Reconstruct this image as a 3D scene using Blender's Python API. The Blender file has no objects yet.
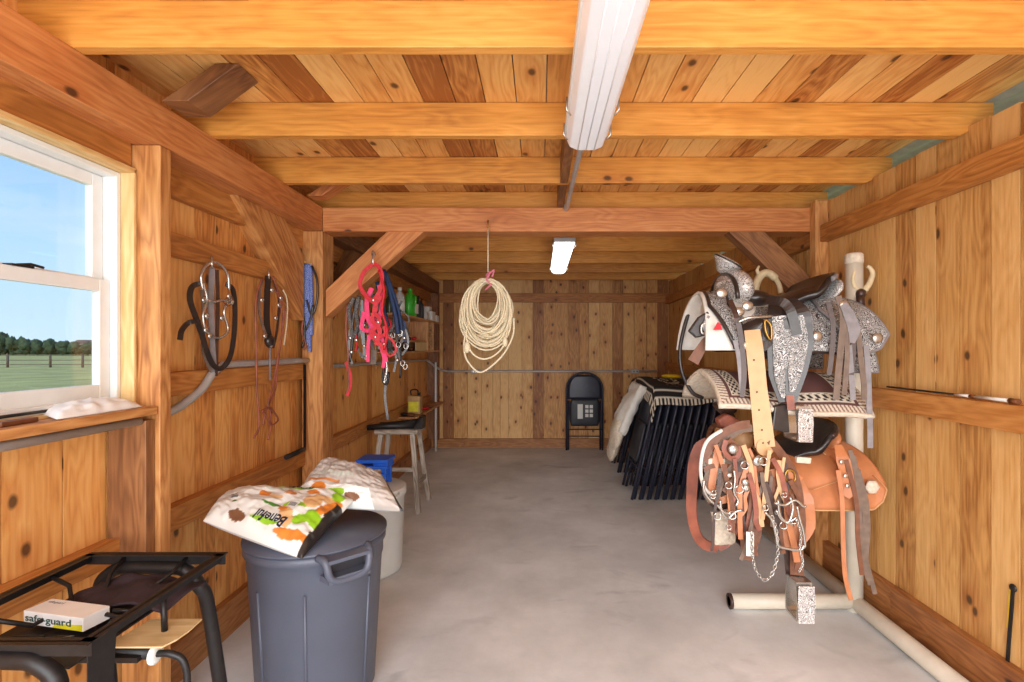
import bpy, math, random
from mathutils import Vector, Matrix, noise as mnoise
random.seed(7)
C = bpy.context.scene.collection
V = Vector
PI = math.pi

# ---------------------------------------------------------------- camera, sky, lights, exposure
F = 500.0; CX = 540.0; CY = 347.0; HC = 1.29
cd = bpy.data.cameras.new('camera'); cam = bpy.data.objects.new('camera', cd); C.objects.link(cam)
cam.location = (0, 0, HC); cam.rotation_euler = (PI/2, 0, 0)
cd.sensor_width = 36; cd.lens = 36*F/1024
cd.shift_x = -(CX-512)/1024; cd.shift_y = (CY-341)/1024
cd.clip_start = .05; cd.clip_end = 1000
bpy.context.scene.camera = cam
vs = bpy.context.scene.view_settings
vs.view_transform = 'Standard'; vs.look = 'None'; vs.gamma = 1; vs.use_curve_mapping = False
vs.exposure = 0.40

world = bpy.data.worlds.new('sky'); bpy.context.scene.world = world; world.use_nodes = True
nt = world.node_tree; nt.nodes.clear()
tc = nt.nodes.new('ShaderNodeTexCoord'); sep = nt.nodes.new('ShaderNodeSeparateXYZ')
nt.links.new(tc.outputs['Generated'], sep.inputs[0])
ra = nt.nodes.new('ShaderNodeValToRGB'); nt.links.new(sep.outputs['Z'], ra.inputs[0])
els = ra.color_ramp.elements
els[0].position = 0.0; els[0].color = (.62, .80, .95, 1)
els[1].position = .6; els[1].color = (.20, .44, .86, 1)
e = els.new(.12); e.color = (.50, .73, .95, 1)
e = els.new(.3); e.color = (.30, .56, .92, 1)
nz = nt.nodes.new('ShaderNodeTexNoise'); nz.inputs['Scale'].default_value = 3.0; nz.inputs['Detail'].default_value = 6
mp = nt.nodes.new('ShaderNodeMapping'); mp.inputs['Scale'].default_value = (1, 1, 4.5)
nt.links.new(tc.outputs['Generated'], mp.inputs[0]); nt.links.new(mp.outputs[0], nz.inputs[0])
r2 = nt.nodes.new('ShaderNodeValToRGB'); r2.color_ramp.elements[0].position = .52; r2.color_ramp.elements[1].position = .8
r2.color_ramp.elements[1].color = (.55, .55, .55, 1)
nt.links.new(nz.outputs[0], r2.inputs[0])
mx = nt.nodes.new('ShaderNodeMixRGB'); mx.inputs[2].default_value = (.85, .92, 1, 1)
nt.links.new(r2.outputs[0], mx.inputs[0]); nt.links.new(ra.outputs[0], mx.inputs[1])
bg = nt.nodes.new('ShaderNodeBackground'); bg.inputs[1].default_value = 1.0
nt.links.new(mx.outputs[0], bg.inputs[0])
wo = nt.nodes.new('ShaderNodeOutputWorld'); nt.links.new(bg.outputs[0], wo.inputs[0])

def sun(name, rot, energy, angle, col):
    l = bpy.data.lights.new(name, 'SUN'); l.energy = energy; l.angle = angle; l.color = col
    o = bpy.data.objects.new(name, l); C.objects.link(o); o.rotation_euler = rot
    return o
# low hazy sun shining in through the open front of the barn
sun('sun', (math.radians(72), 0, math.radians(-14)), 2.6, math.radians(70), (1, .965, .93))
# daylight of the open barn front
al = bpy.data.lights.new('open_front_daylight', 'AREA'); al.shape = 'RECTANGLE'; al.size = 2.9; al.size_y = 1.9
al.energy = 75; al.color = (1, .99, .98)
ao = bpy.data.objects.new('open_front_daylight', al); C.objects.link(ao); ao.location = (.1, -.9, 1.1); ao.rotation_euler = (math.radians(94), 0, 0)
STRIP_E = 3.2

# ---------------------------------------------------------------- helpers
def P(px, py, Y):
    s = F/Y; return V(((px-CX)/s, Y, HC-(py-CY)/s))
def W(px, py, X):
    s = (px-CX)/X; return V((X, F/s, HC-(py-CY)/s))
def catmull(pts, n=6, closed=False):
    pts = [V(p) for p in pts]
    if len(pts) < 3: return pts
    out = []; N = len(pts); m = N if closed else N-1
    for i in range(m):
        p1 = pts[i]; p2 = pts[(i+1) % N]
        p0 = pts[i-1] if (closed or i > 0) else p1*2-p2
        p3 = pts[(i+2) % N] if (closed or i+2 < N) else p2*2-p1
        for k in range(n):
            t = k/n
            out.append(.5*((2*p1)+(p2-p0)*t+(2*p0-5*p1+4*p2-p3)*t*t+(3*p1-p0-3*p2+p3)*t*t*t))
    if not closed: out.append(pts[-1])
    return out

class MB:
    def __init__(s): s.v=[]; s.f=[]; s.uv=[]; s.rn=[]; s.cl=[]; s.sm=[]; s.mi=[]; s.m=0
    def face(s, idx, uv=None, rn=0., cl=None, sm=False):
        s.f.append(idx); s.uv.append(uv or [(s.v[i][0]+s.v[i][1], s.v[i][2]) for i in idx]); s.rn.append(rn)
        s.cl.append(cl or [(1,1,1)]*len(idx)); s.sm.append(sm); s.mi.append(s.m)
    def obox(s, c, size, ax=None, grain=2, rn=None, taper=None):
        """oriented box; ax = 3 unit vectors"""
        c = V(c); ax = ax or (V((1,0,0)), V((0,1,0)), V((0,0,1)))
        if rn is None: rn = random.random()
        h = [d/2 for d in size]; b = len(s.v); loc = []
        for i in (-1,1):
            for j in (-1,1):
                for k in (-1,1):
                    l = (i*h[0], j*h[1], k*h[2]); loc.append(l)
                    s.v.append(tuple(c+ax[0]*l[0]+ax[1]*l[1]+ax[2]*l[2]))
        fs = [((0,1,3,2),0),((4,6,7,5),0),((0,4,5,1),1),((2,3,7,6),1),((0,2,6,4),2),((1,5,7,3),2)]
        for q, n in fs:
            if n == grain: o = [a for a in range(3) if a != n]; uv = [(loc[i][o[0]], loc[i][o[1]]*.2) for i in q]
            else:
                u = [a for a in range(3) if a not in (n, grain)][0]
                uv = [(loc[i][u]+n*.31, loc[i][grain]+n*1.7) for i in q]
            s.face([b+i for i in q], uv, rn)
        return s
    def box(s, x0, x1, y0, y1, z0, z1, grain=2, rn=None):
        return s.obox(((x0+x1)/2,(y0+y1)/2,(z0+z1)/2), (x1-x0,y1-y0,z1-z0), None, grain, rn)
    def beam(s, a, b, w, h, up=(0,0,1), rn=None):
        a, b = V(a), V(b); z = (b-a); L = z.length; z.normalize(); y = V(up); y = (y-z*y.dot(z)).normalized(); x = y.cross(z)
        return s.obox((a+b)/2, (w, h, L), (x, y, z), 2, rn)
    def prism(s, poly, off, grain_dir=None, rn=None, smooth=False):
        """polygon (3D points, planar) extruded by vector off"""
        poly = [V(p) for p in poly]; off = V(off); b = len(s.v); n = len(poly)
        if rn is None: rn = random.random()
        g = V(grain_dir).normalized() if grain_dir else V((0,0,1))
        sd = g.cross(off.normalized())
        if sd.length < .01: sd = V((1,0,0))
        def uvf(p): return (p.dot(sd)+p.dot(off.normalized()), p.dot(g))
        for p in poly: s.v.append(tuple(p))
        for p in poly: s.v.append(tuple(p+off))
        s.face(list(range(b, b+n)), [uvf(p) for p in poly], rn)
        s.face(list(range(b+2*n-1, b+n-1, -1)), [uvf(p+off) for p in reversed(poly)], rn)
        for i in range(n):
            j = (i+1) % n
            s.face([b+i, b+n+i, b+n+j, b+j], [uvf(poly[i]), uvf(poly[i]+off), uvf(poly[j]+off), uvf(poly[j])], rn, sm=smooth)
        return s
    def tube(s, pts, r, seg=8, closed=False, rn=0., cap=True, cols=None):
        pts = [V(p) for p in pts]; n = len(pts); b = len(s.v)
        rs = r if isinstance(r, (list, tuple)) else [r]*n
        up = None; dist = 0
        for i in range(n):
            t = (pts[(i+1) % n]-pts[i-1]) if closed or 0 < i < n-1 else (pts[1]-pts[0] if i == 0 else pts[-1]-pts[-2])
            if t.length < 1e-9: t = V((0,0,1))
            t.normalize()
            if up is None: up = t.orthogonal().normalized()
            else:
                up = up-t*up.dot(t)
                up = up.normalized() if up.length > 1e-6 else t.orthogonal().normalized()
            sd = t.cross(up)
            for k in range(seg):
                a = 2*PI*k/seg; s.v.append(tuple(pts[i]+(up*math.cos(a)+sd*math.sin(a))*rs[i]))
        L = [0]
        for i in range(1, n): L.append(L[-1]+(pts[i]-pts[i-1]).length)
        L.append(L[-1]+.01)
        for i in range(n if closed else n-1):
            j = (i+1) % n
            for k in range(seg):
                l = (k+1) % seg
                s.face([b+i*seg+k, b+i*seg+l, b+j*seg+l, b+j*seg+k], [(k/seg,L[i]),((k+1)/seg,L[i]),((k+1)/seg,L[i+1]),(k/seg,L[i+1])], rn, cols, True)
        if cap and not closed:
            s.face([b+k for k in reversed(range(seg))], None, rn); s.face([b+(n-1)*seg+k for k in range(seg)], None, rn)
        return s
    def ribbon(s, pts, w, th=.004, nrm=(0,-1,0), closed=False, rn=0., smooth=5):
        pts = catmull(pts, smooth, closed) if smooth else [V(p) for p in pts]
        n = len(pts); b = len(s.v); nrm = V(nrm).normalized()
        def wf(t):
            if not isinstance(w, (list, tuple)): return w
            x = t*(len(w)-1); i = min(int(x), len(w)-2); return w[i]+(w[i+1]-w[i])*(x-i)
        L = 0; Ls = []
        for i in range(n):
            t = (pts[(i+1) % n]-pts[i-1]) if closed or 0 < i < n-1 else (pts[1]-pts[0] if i == 0 else pts[-1]-pts[-2])
            t.normalize(); sd = t.cross(nrm)
            if sd.length < .15: sd = t.cross(V((1,0,.3)))
            sd.normalize(); nn = sd.cross(t).normalized(); hw = wf(i/max(1,n-1))/2
            for a, c in ((-1,-1),(1,-1),(1,1),(-1,1)): s.v.append(tuple(pts[i]+sd*hw*a+nn*th/2*c))
            if i: L += (pts[i]-pts[i-1]).length
            Ls.append((L, hw))
        Ls.append((L, Ls[-1][1]))
        for i in range(n if closed else n-1):
            j = (i+1) % n
            for k in range(4):
                l = (k+1) % 4
                h0, h1 = Ls[i][1], Ls[i+1][1]
                e = ((-h0,h0,h1,-h1) if k in (0,) else (h0,-h0,-h1,h1)) if k in (0,2) else (h0,h0+.003,h1+.003,h1)
                s.face([b+i*4+k, b+i*4+l, b+j*4+l, b+j*4+k], [(e[0],Ls[i][0]),(e[1],Ls[i][0]),(e[2],Ls[i+1][0]),(e[3],Ls[i+1][0])], rn)
        if not closed:
            s.face([b+3,b+2,b+1,b], None, rn); q = b+(n-1)*4; s.face([q,q+1,q+2,q+3], None, rn)
        return s
    def sheet(s, fn, nu, nv, col=None, closed_u=False, sm=True):
        b = len(s.v)
        for i in range(nu+1):
            for j in range(nv+1): s.v.append(tuple(fn(i/nu, j/nv)))
        for i in range(nu):
            for j in range(nv):
                q = [b+i*(nv+1)+j, b+(i+1)*(nv+1)+j, b+(i+1)*(nv+1)+j+1, b+i*(nv+1)+j+1]
                uv = [(i/nu,j/nv),((i+1)/nu,j/nv),((i+1)/nu,(j+1)/nv),(i/nu,(j+1)/nv)]
                s.face(q, uv, 0, [col(*u) for u in uv] if col else None, sm)
        return s
    def lathe(s, prof, c=(0,0,0), M=None, seg=24, sm=True, rn=0.):
        c = V(c); b = len(s.v); n = len(prof); M = M or Matrix.Identity(3)
        for r, z in prof:
            for k in range(seg):
                a = 2*PI*k/seg; s.v.append(tuple(c+M @ V((r*math.cos(a), r*math.sin(a), z))))
        for i in range(n-1):
            for k in range(seg):
                l = (k+1) % seg
                s.face([b+i*seg+k, b+i*seg+l, b+(i+1)*seg+l, b+(i+1)*seg+k], [(k/seg,i/n),((k+1)/seg,i/n),((k+1)/seg,(i+1)/n),(k/seg,(i+1)/n)], rn, None, sm)
        if prof[0][0] > 1e-5: s.face([b+k for k in reversed(range(seg))], None, rn)
        if prof[-1][0] > 1e-5: s.face([b+(n-1)*seg+k for k in range(seg)], None, rn)
        return s
    def ell(s, c, r, M=None, seg=16, rings=10, wob=0):
        pr = [(math.sin(PI*i/rings), -math.cos(PI*i/rings)) for i in range(rings+1)]
        pr[0] = (1e-6,-1); pr[-1] = (1e-6,1)
        M = (M or Matrix.Identity(3)) @ Matrix.Diagonal(V(r))
        b = len(s.v); s.lathe(pr, c, M, seg)
        if wob:
            for i in range(b, len(s.v)):
                p = V(s.v[i]); s.v[i] = tuple(p+(p-V(c))*wob*mnoise.noise(p*14))
        return s
    def build(s, name, mats, parent=None, org=None, solid=0, bevel=0, sub=0):
        me = bpy.data.meshes.new(name)
        if parent is not None: o0 = ORG[parent.name]
        elif org is not None: o0 = V(org)
        else:
            xs = [p[0] for p in s.v]; ys = [p[1] for p in s.v]; zs = [p[2] for p in s.v]
            o0 = V(((min(xs)+max(xs))/2, (min(ys)+max(ys))/2, min(zs)))
        me.from_pydata([(p[0]-o0.x, p[1]-o0.y, p[2]-o0.z) for p in s.v], [], s.f)
        uvl = me.uv_layers.new(name='UVMap')
        at = me.attributes.new('rnd', 'FLOAT', 'FACE'); ca = me.color_attributes.new('Col', 'FLOAT_COLOR', 'CORNER')
        li = 0; uvd = []; cdt = []
        for i, f in enumerate(s.f):
            for k in range(len(f)): uvd += s.uv[i][k][:2]; cdt += [*s.cl[i][k][:3], 1.]
        me.uv_layers['UVMap'].data.foreach_set('uv', uvd); me.color_attributes['Col'].data.foreach_set('color', cdt)
        me.attributes['rnd'].data.foreach_set('value', s.rn)
        me.polygons.foreach_set('use_smooth', s.sm); me.polygons.foreach_set('material_index', s.mi)
        for m in (mats if isinstance(mats, (list, tuple)) else [mats]): me.materials.append(m)
        me.update()
        ob = bpy.data.objects.new(name, me); C.objects.link(ob)
        if parent is not None: ob.parent = parent; ORG[ob.name] = o0
        else: ob.location = o0; ORG[ob.name] = o0
        if solid:
            m = ob.modifiers.new('solid', 'SOLIDIFY'); m.thickness = solid; m.offset = 0
        if bevel:
            m = ob.modifiers.new('bevel', 'BEVEL'); m.width = bevel; m.segments = 2; m.limit_method = 'ANGLE'
        if sub:
            m = ob.modifiers.new('sub', 'SUBSURF'); m.levels = m.render_levels = sub
        return ob
ORG = {}
def tag(o, label, cat, group=None, kind=None):
    if label: o['label'] = label
    if cat: o['category'] = cat
    if group: o['group'] = group
    if kind: o['kind'] = kind
    return o
def thing(name, loc, label, cat, group=None):
    o = bpy.data.objects.new(name, None); C.objects.link(o); o.location = loc; o.empty_display_size = .05
    ORG[o.name] = V(loc); return tag(o, label, cat, group)
def struct(o): o['kind'] = 'structure'; return o
def copy_tree(o, parent=None):
    c = o.copy(); C.objects.link(c)
    if parent is not None: c.parent = parent
    for ch in [x for x in bpy.data.objects if x.parent == o]: copy_tree(ch, c)
    return c

# ---------------------------------------------------------------- materials
def nodes(name):
    m = bpy.data.materials.new(name); m.use_nodes = True; n = m.node_tree
    return m, n, n.nodes['Principled BSDF']
def N(n, t, **kw):
    x = n.nodes.new(t)
    for k, v in kw.items(): setattr(x, k, v)
    return x
def lin(c):
    return tuple((x/255/12.92 if x/255 <= .04045 else ((x/255+.055)/1.055)**2.4) for x in c)
def plain(name, rgb, rough=.5, metal=0., var=.15, scale=20, bump=0., emit=0, coat=0):
    m, n, b = nodes(name); c = lin(rgb)
    tcn = N(n, 'ShaderNodeTexCoord'); nz = N(n, 'ShaderNodeTexNoise'); nz.inputs['Scale'].default_value = scale; nz.inputs['Detail'].default_value = 5
    n.links.new(tcn.outputs['Object'], nz.inputs[0])
    r = N(n, 'ShaderNodeValToRGB'); r.color_ramp.elements[0].position = .3; r.color_ramp.elements[1].position = .7
    r.color_ramp.elements[0].color = (*[x*(1-var) for x in c], 1); r.color_ramp.elements[1].color = (*[min(1, x*(1+var)) for x in c], 1)
    n.links.new(nz.outputs[0], r.inputs[0]); n.links.new(r.outputs[0], b.inputs['Base Color'])
    b.inputs['Roughness'].default_value = rough; b.inputs['Metallic'].default_value = metal
    if coat: b.inputs['Coat Weight'].default_value = coat
    if bump:
        bp = N(n, 'ShaderNodeBump'); bp.inputs['Strength'].default_value = bump; bp.inputs['Distance'].default_value = .01
        n.links.new(nz.outputs[0], bp.inputs['Height']); n.links.new(bp.outputs[0], b.inputs['Normal'])
    if emit:
        b.inputs['Emission Color'].default_value = (*c, 1); b.inputs['Emission Strength'].default_value = emit
    return m
def vcol(name, rough=.7, bump=.0, bscale=200):
    m, n, b = nodes(name); a = N(n, 'ShaderNodeAttribute', attribute_name='Col'); n.links.new(a.outputs['Color'], b.inputs['Base Color'])
    b.inputs['Roughness'].default_value = rough
    if bump:
        nz = N(n, 'ShaderNodeTexNoise'); nz.inputs['Scale'].default_value = bscale
        tcn = N(n, 'ShaderNodeTexCoord'); n.links.new(tcn.outputs['Object'], nz.inputs[0])
        bp = N(n, 'ShaderNodeBump'); bp.inputs['Strength'].default_value = bump; bp.inputs['Distance'].default_value = .004
        n.links.new(nz.outputs[0], bp.inputs['Height']); n.links.new(bp.outputs[0], b.inputs['Normal'])
    return m
def wood(name, dark, mid, light, var=.5, knots=.5, rough=.55, grain=1.0, wave=.35):
    m, n, b = nodes(name); L = n.links.new
    uv = N(n, 'ShaderNodeUVMap', uv_map='UVMap'); at = N(n, 'ShaderNodeAttribute', attribute_name='rnd')
    sp = N(n, 'ShaderNodeSeparateXYZ'); L(uv.outputs[0], sp.inputs[0])
    mu = N(n, 'ShaderNodeMath', operation='MULTIPLY'); mu.inputs[1].default_value = 37.; L(at.outputs['Fac'], mu.inputs[0])
    ad = N(n, 'ShaderNodeMath', operation='ADD'); L(sp.outputs['Y'], ad.inputs[0]); L(mu.outputs[0], ad.inputs[1])
    ad2 = N(n, 'ShaderNodeMath', operation='ADD'); L(sp.outputs['X'], ad2.inputs[0]); L(mu.outputs[0], ad2.inputs[1])
    cb = N(n, 'ShaderNodeCombineXYZ'); L(ad2.outputs[0], cb.inputs[0]); L(ad.outputs[0], cb.inputs[1])
    def scaled(x, y):
        q = N(n, 'ShaderNodeMapping'); q.inputs['Scale'].default_value = (x, y, 1); L(cb.outputs[0], q.inputs[0]); return q
    # knots
    vo = N(n, 'ShaderNodeTexVoronoi', voronoi_dimensions='2D'); vo.inputs['Scale'].default_value = 1
    wz = N(n, 'ShaderNodeTexNoise', noise_dimensions='2D'); wz.inputs['Scale'].default_value = 1; L(scaled(9, 5).outputs[0], wz.inputs[0])
    kp = scaled(6, 3.8); va = N(n, 'ShaderNodeVectorMath', operation='MULTIPLY_ADD'); va.inputs[1].default_value = (.12, .12, 0)
    L(wz.outputs[1], va.inputs[0]); L(kp.outputs[0], va.inputs[2]); L(va.outputs[0], vo.inputs[0])
    # wavy grain distorted round knots
    gz = N(n, 'ShaderNodeTexNoise', noise_dimensions='2D'); gz.inputs['Scale'].default_value = 1; gz.inputs['Detail'].default_value = 3; L(scaled(8*grain, .8).outputs[0], gz.inputs[0])
    wv = N(n, 'ShaderNodeMath', operation='MULTIPLY_ADD'); wv.inputs[1].default_value = 9.; L(gz.outputs[0], wv.inputs[0])
    kd = N(n, 'ShaderNodeMath', operation='MULTIPLY'); kd.inputs[1].default_value = -2.; L(vo.outputs['Distance'], kd.inputs[0]); L(kd.outputs[0], wv.inputs[2])
    fr = N(n, 'ShaderNodeMath', operation='PINGPONG'); fr.inputs[1].default_value = .5; L(wv.outputs[0], fr.inputs[0])
    f2 = N(n, 'ShaderNodeMath', operation='MULTIPLY'); f2.inputs[1].default_value = 2.; L(fr.outputs[0], f2.inputs[0])
    fine = N(n, 'ShaderNodeTexNoise', noise_dimensions='2D'); fine.inputs['Scale'].default_value = 1; fine.inputs['Detail'].default_value = 4; L(scaled(85*grain, 3.5).outputs[0], fine.inputs[0])
    big = N(n, 'ShaderNodeTexNoise', noise_dimensions='2D'); big.inputs['Scale'].default_value = 1; big.inputs['Detail'].default_value = 3; L(scaled(5, 1.1).outputs[0], big.inputs[0])
    def mix(a, c, f):  # a*(1-f)+c*f
        q = N(n, 'ShaderNodeMix'); q.inputs[0].default_value = f; L(a, q.inputs[2]); L(c, q.inputs[3]); return q.outputs[0]
    t = mix(fine.outputs[0], f2.outputs[0], wave); t = mix(t, big.outputs[0], .4)
    wn = N(n, 'ShaderNodeTexWhiteNoise', noise_dimensions='1D'); L(mu.outputs[0], wn.inputs['W'])
    t = mix(t, wn.outputs[0], var*.6)
    r = N(n, 'ShaderNodeValToRGB'); e = r.color_ramp.elements
    e[0].position = .30; e[0].color = (*lin(dark), 1); e[1].position = .70; e[1].color = (*lin(light), 1); k = e.new(.5); k.color = (*lin(mid), 1)
    L(t, r.inputs[0])
    out = r.outputs[0]
    if knots:
        sc = N(n, 'ShaderNodeSeparateColor'); L(vo.outputs['Color'], sc.inputs[0])
        g = N(n, 'ShaderNodeMath', operation='LESS_THAN'); g.inputs[1].default_value = knots; L(sc.outputs[0], g.inputs[0])
        kr = N(n, 'ShaderNodeMapRange'); kr.inputs[1].default_value = .05; kr.inputs[2].default_value = .1; kr.inputs[3].default_value = 1; kr.inputs[4].default_value = 0
        L(vo.outputs['Distance'], kr.inputs[0])
        km = N(n, 'ShaderNodeMath', operation='MULTIPLY'); L(g.outputs[0], km.inputs[0]); L(kr.outputs[0], km.inputs[1])
        k2 = N(n, 'ShaderNodeMath', operation='MULTIPLY'); k2.inputs[1].default_value = .85; L(km.outputs[0], k2.inputs[0])
        mr = N(n, 'ShaderNodeMixRGB'); L(k2.outputs[0], mr.inputs[0]); L(out, mr.inputs[1]); mr.inputs[2].default_value = (*lin([x*.38 for x in dark]), 1); out = mr.outputs[0]
        # reddish halo
        hr = N(n, 'ShaderNodeMapRange'); hr.inputs[1].default_value = .1; hr.inputs[2].default_value = .35; hr.inputs[3].default_value = .45; hr.inputs[4].default_value = 0
        L(vo.outputs['Distance'], hr.inputs[0]); hm = N(n, 'ShaderNodeMath', operation='MULTIPLY'); L(g.outputs[0], hm.inputs[0]); L(hr.outputs[0], hm.inputs[1])
        m2 = N(n, 'ShaderNodeMixRGB', blend_type='MULTIPLY'); L(hm.outputs[0], m2.inputs[0]); L(out, m2.inputs[1]); m2.inputs[2].default_value = (.75, .5, .35, 1); out = m2.outputs[0]
    L(out, b.inputs['Base Color']); b.inputs['Roughness'].default_value = rough
    bp = N(n, 'ShaderNodeBump'); bp.inputs['Strength'].default_value = .25; bp.inputs['Distance'].default_value = .003
    L(fine.outputs[0], bp.inputs['Height']); L(bp.outputs[0], b.inputs['Normal'])
    return m
def filigree(name, light, dark, scale=90, rough=.35, metal=.6, th=.5):
    m, n, b = nodes(name); L = n.links.new; tcn = N(n, 'ShaderNodeTexCoord')
    nz = N(n, 'ShaderNodeTexNoise'); nz.inputs['Scale'].default_value = scale*.5; nz.inputs['Detail'].default_value = 1; nz.inputs['Distortion'].default_value = 2.2
    L(tcn.outputs['Object'], nz.inputs[0])
    pp = N(n, 'ShaderNodeMath', operation='PINGPONG'); pp.inputs[1].default_value = .06; L(nz.outputs[0], pp.inputs[0])
    r = N(n, 'ShaderNodeValToRGB'); r.color_ramp.elements[0].position = .012*th*2; r.color_ramp.elements[1].position = .03*th*2
    r.color_ramp.elements[0].color = (*lin(dark), 1); r.color_ramp.elements[1].color = (*lin(light), 1)
    L(pp.outputs[0], r.inputs[0]); L(r.outputs[0], b.inputs['Base Color'])
    b.inputs['Roughness'].default_value = rough; b.inputs['Metallic'].default_value = metal
    bp = N(n, 'ShaderNodeBump'); bp.inputs['Strength'].default_value = .6; bp.inputs['Distance'].default_value = .003
    L(r.outputs[0], bp.inputs['Height']); L(bp.outputs[0], b.inputs['Normal'])
    return m

M = {}
M['right'] = wood('pine_tongue_groove', (160,104,48), (206,154,88), (224,178,114), var=.4, knots=.42, wave=.22)
M['back'] = wood('pine_back_boards', (146,90,42), (204,148,84), (230,184,120), var=.7, knots=.75)
M['left'] = wood('wide_pine_boards', (182,112,52), (222,156,84), (238,182,110), var=.4, knots=.3)
M['ceil'] = wood('roof_deck_boards', (160,94,40), (220,156,82), (240,190,116), var=.7, knots=.5)
M['beam'] = wood('fir_beam', (156,90,46), (190,118,64), (210,144,86), var=.2, knots=.12, wave=.25)
M['rafter'] = wood('fir_rafter', (176,110,44), (208,142,60), (226,162,80), var=.25, knots=.1, wave=.2)
M['post'] = wood('fir_post', (148,90,44), (190,130,72), (212,156,96), var=.25, knots=.12, wave=.45)
M['dkpost'] = wood('shaded_fir', (96,60,34), (128,82,46), (156,106,64), var=.2, knots=.1)  # darker copy of the fir; shade on sheltered timbers put into its colour
M['girt'] = wood('fir_girt', (146,88,38), (180,116,54), (202,140,74), var=.2, knots=.1)
M['base'] = wood('skirt_board', (126,76,38), (160,104,56), (184,128,76), var=.25, knots=.2)
M['jamb'] = wood('daylit_pine_jamb', (190,146,88), (214,176,116), (228,198,144), var=.2, knots=.1)  # window light on the reveal is put into this paler, yellower wood colour
M['shelf'] = wood('plywood_shelf', (160,106,62), (192,138,88), (212,160,108), var=.3, knots=.1)
M['pale'] = wood('raw_ply', (190,160,110), (208,182,132), (222,198,152), var=.1, knots=0)
M['stool'] = wood('weathered_wood', (110,98,86), (176,164,150), (206,196,182), var=.2, knots=0)
M['white'] = plain('window_vinyl', (226,228,226), .4, var=.03)
M['pipe'] = plain('galvanised_conduit', (178,176,174), .4, .3, var=.1)
M['rackpipe'] = plain('white_rack_pipe', (214,204,186), .45, var=.1, scale=9)
M['black'] = plain('black_steel', (34,32,32), .45, .3, var=.3, scale=30, bump=.1)
M['chair'] = plain('black_chair_enamel', (44,46,60), .4, .1, var=.2)
M['seatpad'] = plain('black_vinyl', (44,46,54), .5, var=.15, bump=.05, scale=60)
M['greybin'] = plain('grey_plastic', (80,85,99), .45, var=.06, scale=6)
M['dkgrey'] = plain('dark_plastic', (40,40,46), .5)
M['whitebin'] = plain('white_plastic', (214,216,212), .4, var=.03)
M['blue'] = plain('blue_plastic', (20,90,200), .4)
M['brass'] = plain('brass', (170,130,60), .35, .8)
M['steel'] = plain('polished_steel', (200,198,192), .25, .85, var=.1)
M['rope'] = plain('cream_rope', (222,208,176), .85, var=.2, scale=180, bump=.4)
M['pink'] = plain('pink_twine', (214,120,140), .7)
M['red'] = plain('red_nylon', (200,24,40), .6, var=.25, scale=60)
M['hotpink'] = plain('hot_pink_nylon', (236,50,110), .6, var=.2, scale=60)
M['navy'] = plain('navy_rope', (28,48,84), .7, var=.25, scale=90)
M['brownl'] = plain('brown_leather', (112,66,38), .5, var=.25, scale=40, bump=.15)
M['redl'] = plain('reddish_leather', (142,78,58), .5, var=.4, scale=14, bump=.15)
M['orangel'] = plain('tan_orange_leather', (186,118,76), .42, var=.12, scale=16, bump=.1)
M['tanl'] = plain('natural_leather', (208,164,118), .5, var=.08, scale=20)
M['blackl'] = plain('black_leather', (42,34,32), .35, var=.2, scale=40, bump=.15, coat=.2)
M['dkl'] = plain('dark_brown_leather', (66,44,36), .4, var=.2, scale=40, bump=.15)
M['greyl'] = plain('grey_strap', (128,122,124), .5, var=.2, scale=30)
M['taupe'] = plain('taupe_leather', (112,92,78), .6, var=.2, scale=40)
M['silver'] = filigree('engraved_silver_leather', (214,212,210), (50,46,46), 52, .4, .0, .8)
M['silver2'] = filigree('engraved_silver', (240,238,236), (120,114,110), 46, .22, .35, .6)
M['camo'] = filigree('patterned_braid', (176,168,160), (44,38,40), 90, .8, 0, 1.0)
M['padw'] = plain('white_felt', (226,222,214), .85, var=.06, scale=30, bump=.15)
M['fleece'] = plain('fleece', (214,200,180), .95, var=.15, scale=60, bump=.6)
M['antler'] = plain('antler', (214,194,156), .5, var=.15, scale=25, bump=.2)
M['vc'] = vcol('woven_print', .85, .25, 250)
M['bagprint'] = vcol('printed_sack', .32)
M['paper'] = plain('white_paper', (236,236,234), .6, var=.03)
M['ink'] = plain('dark_ink', (24,28,48), .6)
M['teal'] = plain('dark_teal_ink', (20,70,66), .6)
M['yellow'] = plain('yellow_print', (214,206,40), .5)
M['yellow2'] = plain('yellow_cloth', (230,190,20), .6)
M['green'] = plain('green_bottle', (60,180,50), .35, coat=.3)
M['dgreen'] = plain('dark_green_bottle', (34,56,30), .3, coat=.3)
M['jug'] = plain('brown_jug', (176,140,90), .5, var=.2)
M['cloth'] = plain('dark_cloth', (46,30,36), .85, var=.3, bump=.3)
M['metalroof'] = plain('roof_metal', (176,168,158), .5, 0)
M['grass'] = plain('grass', (186,170,96), .9, var=.3, scale=.6)
M['leaf'] = plain('tree_leaves', (66,84,56), .9, var=.4, scale=2)
M['farwall'] = plain('far_house_wall', (190,176,164), .8)
M['farroof'] = plain('far_house_roof', (110,96,92), .8)
M['fencewood'] = plain('fence_wood', (110,92,78), .9)
M['label_w'] = plain('label_white', (220,220,214), .6, var=.03)
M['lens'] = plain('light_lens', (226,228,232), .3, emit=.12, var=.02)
M['lit'] = plain('lit_lens', (255,250,240), .3, emit=STRIP_E, var=0)

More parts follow.
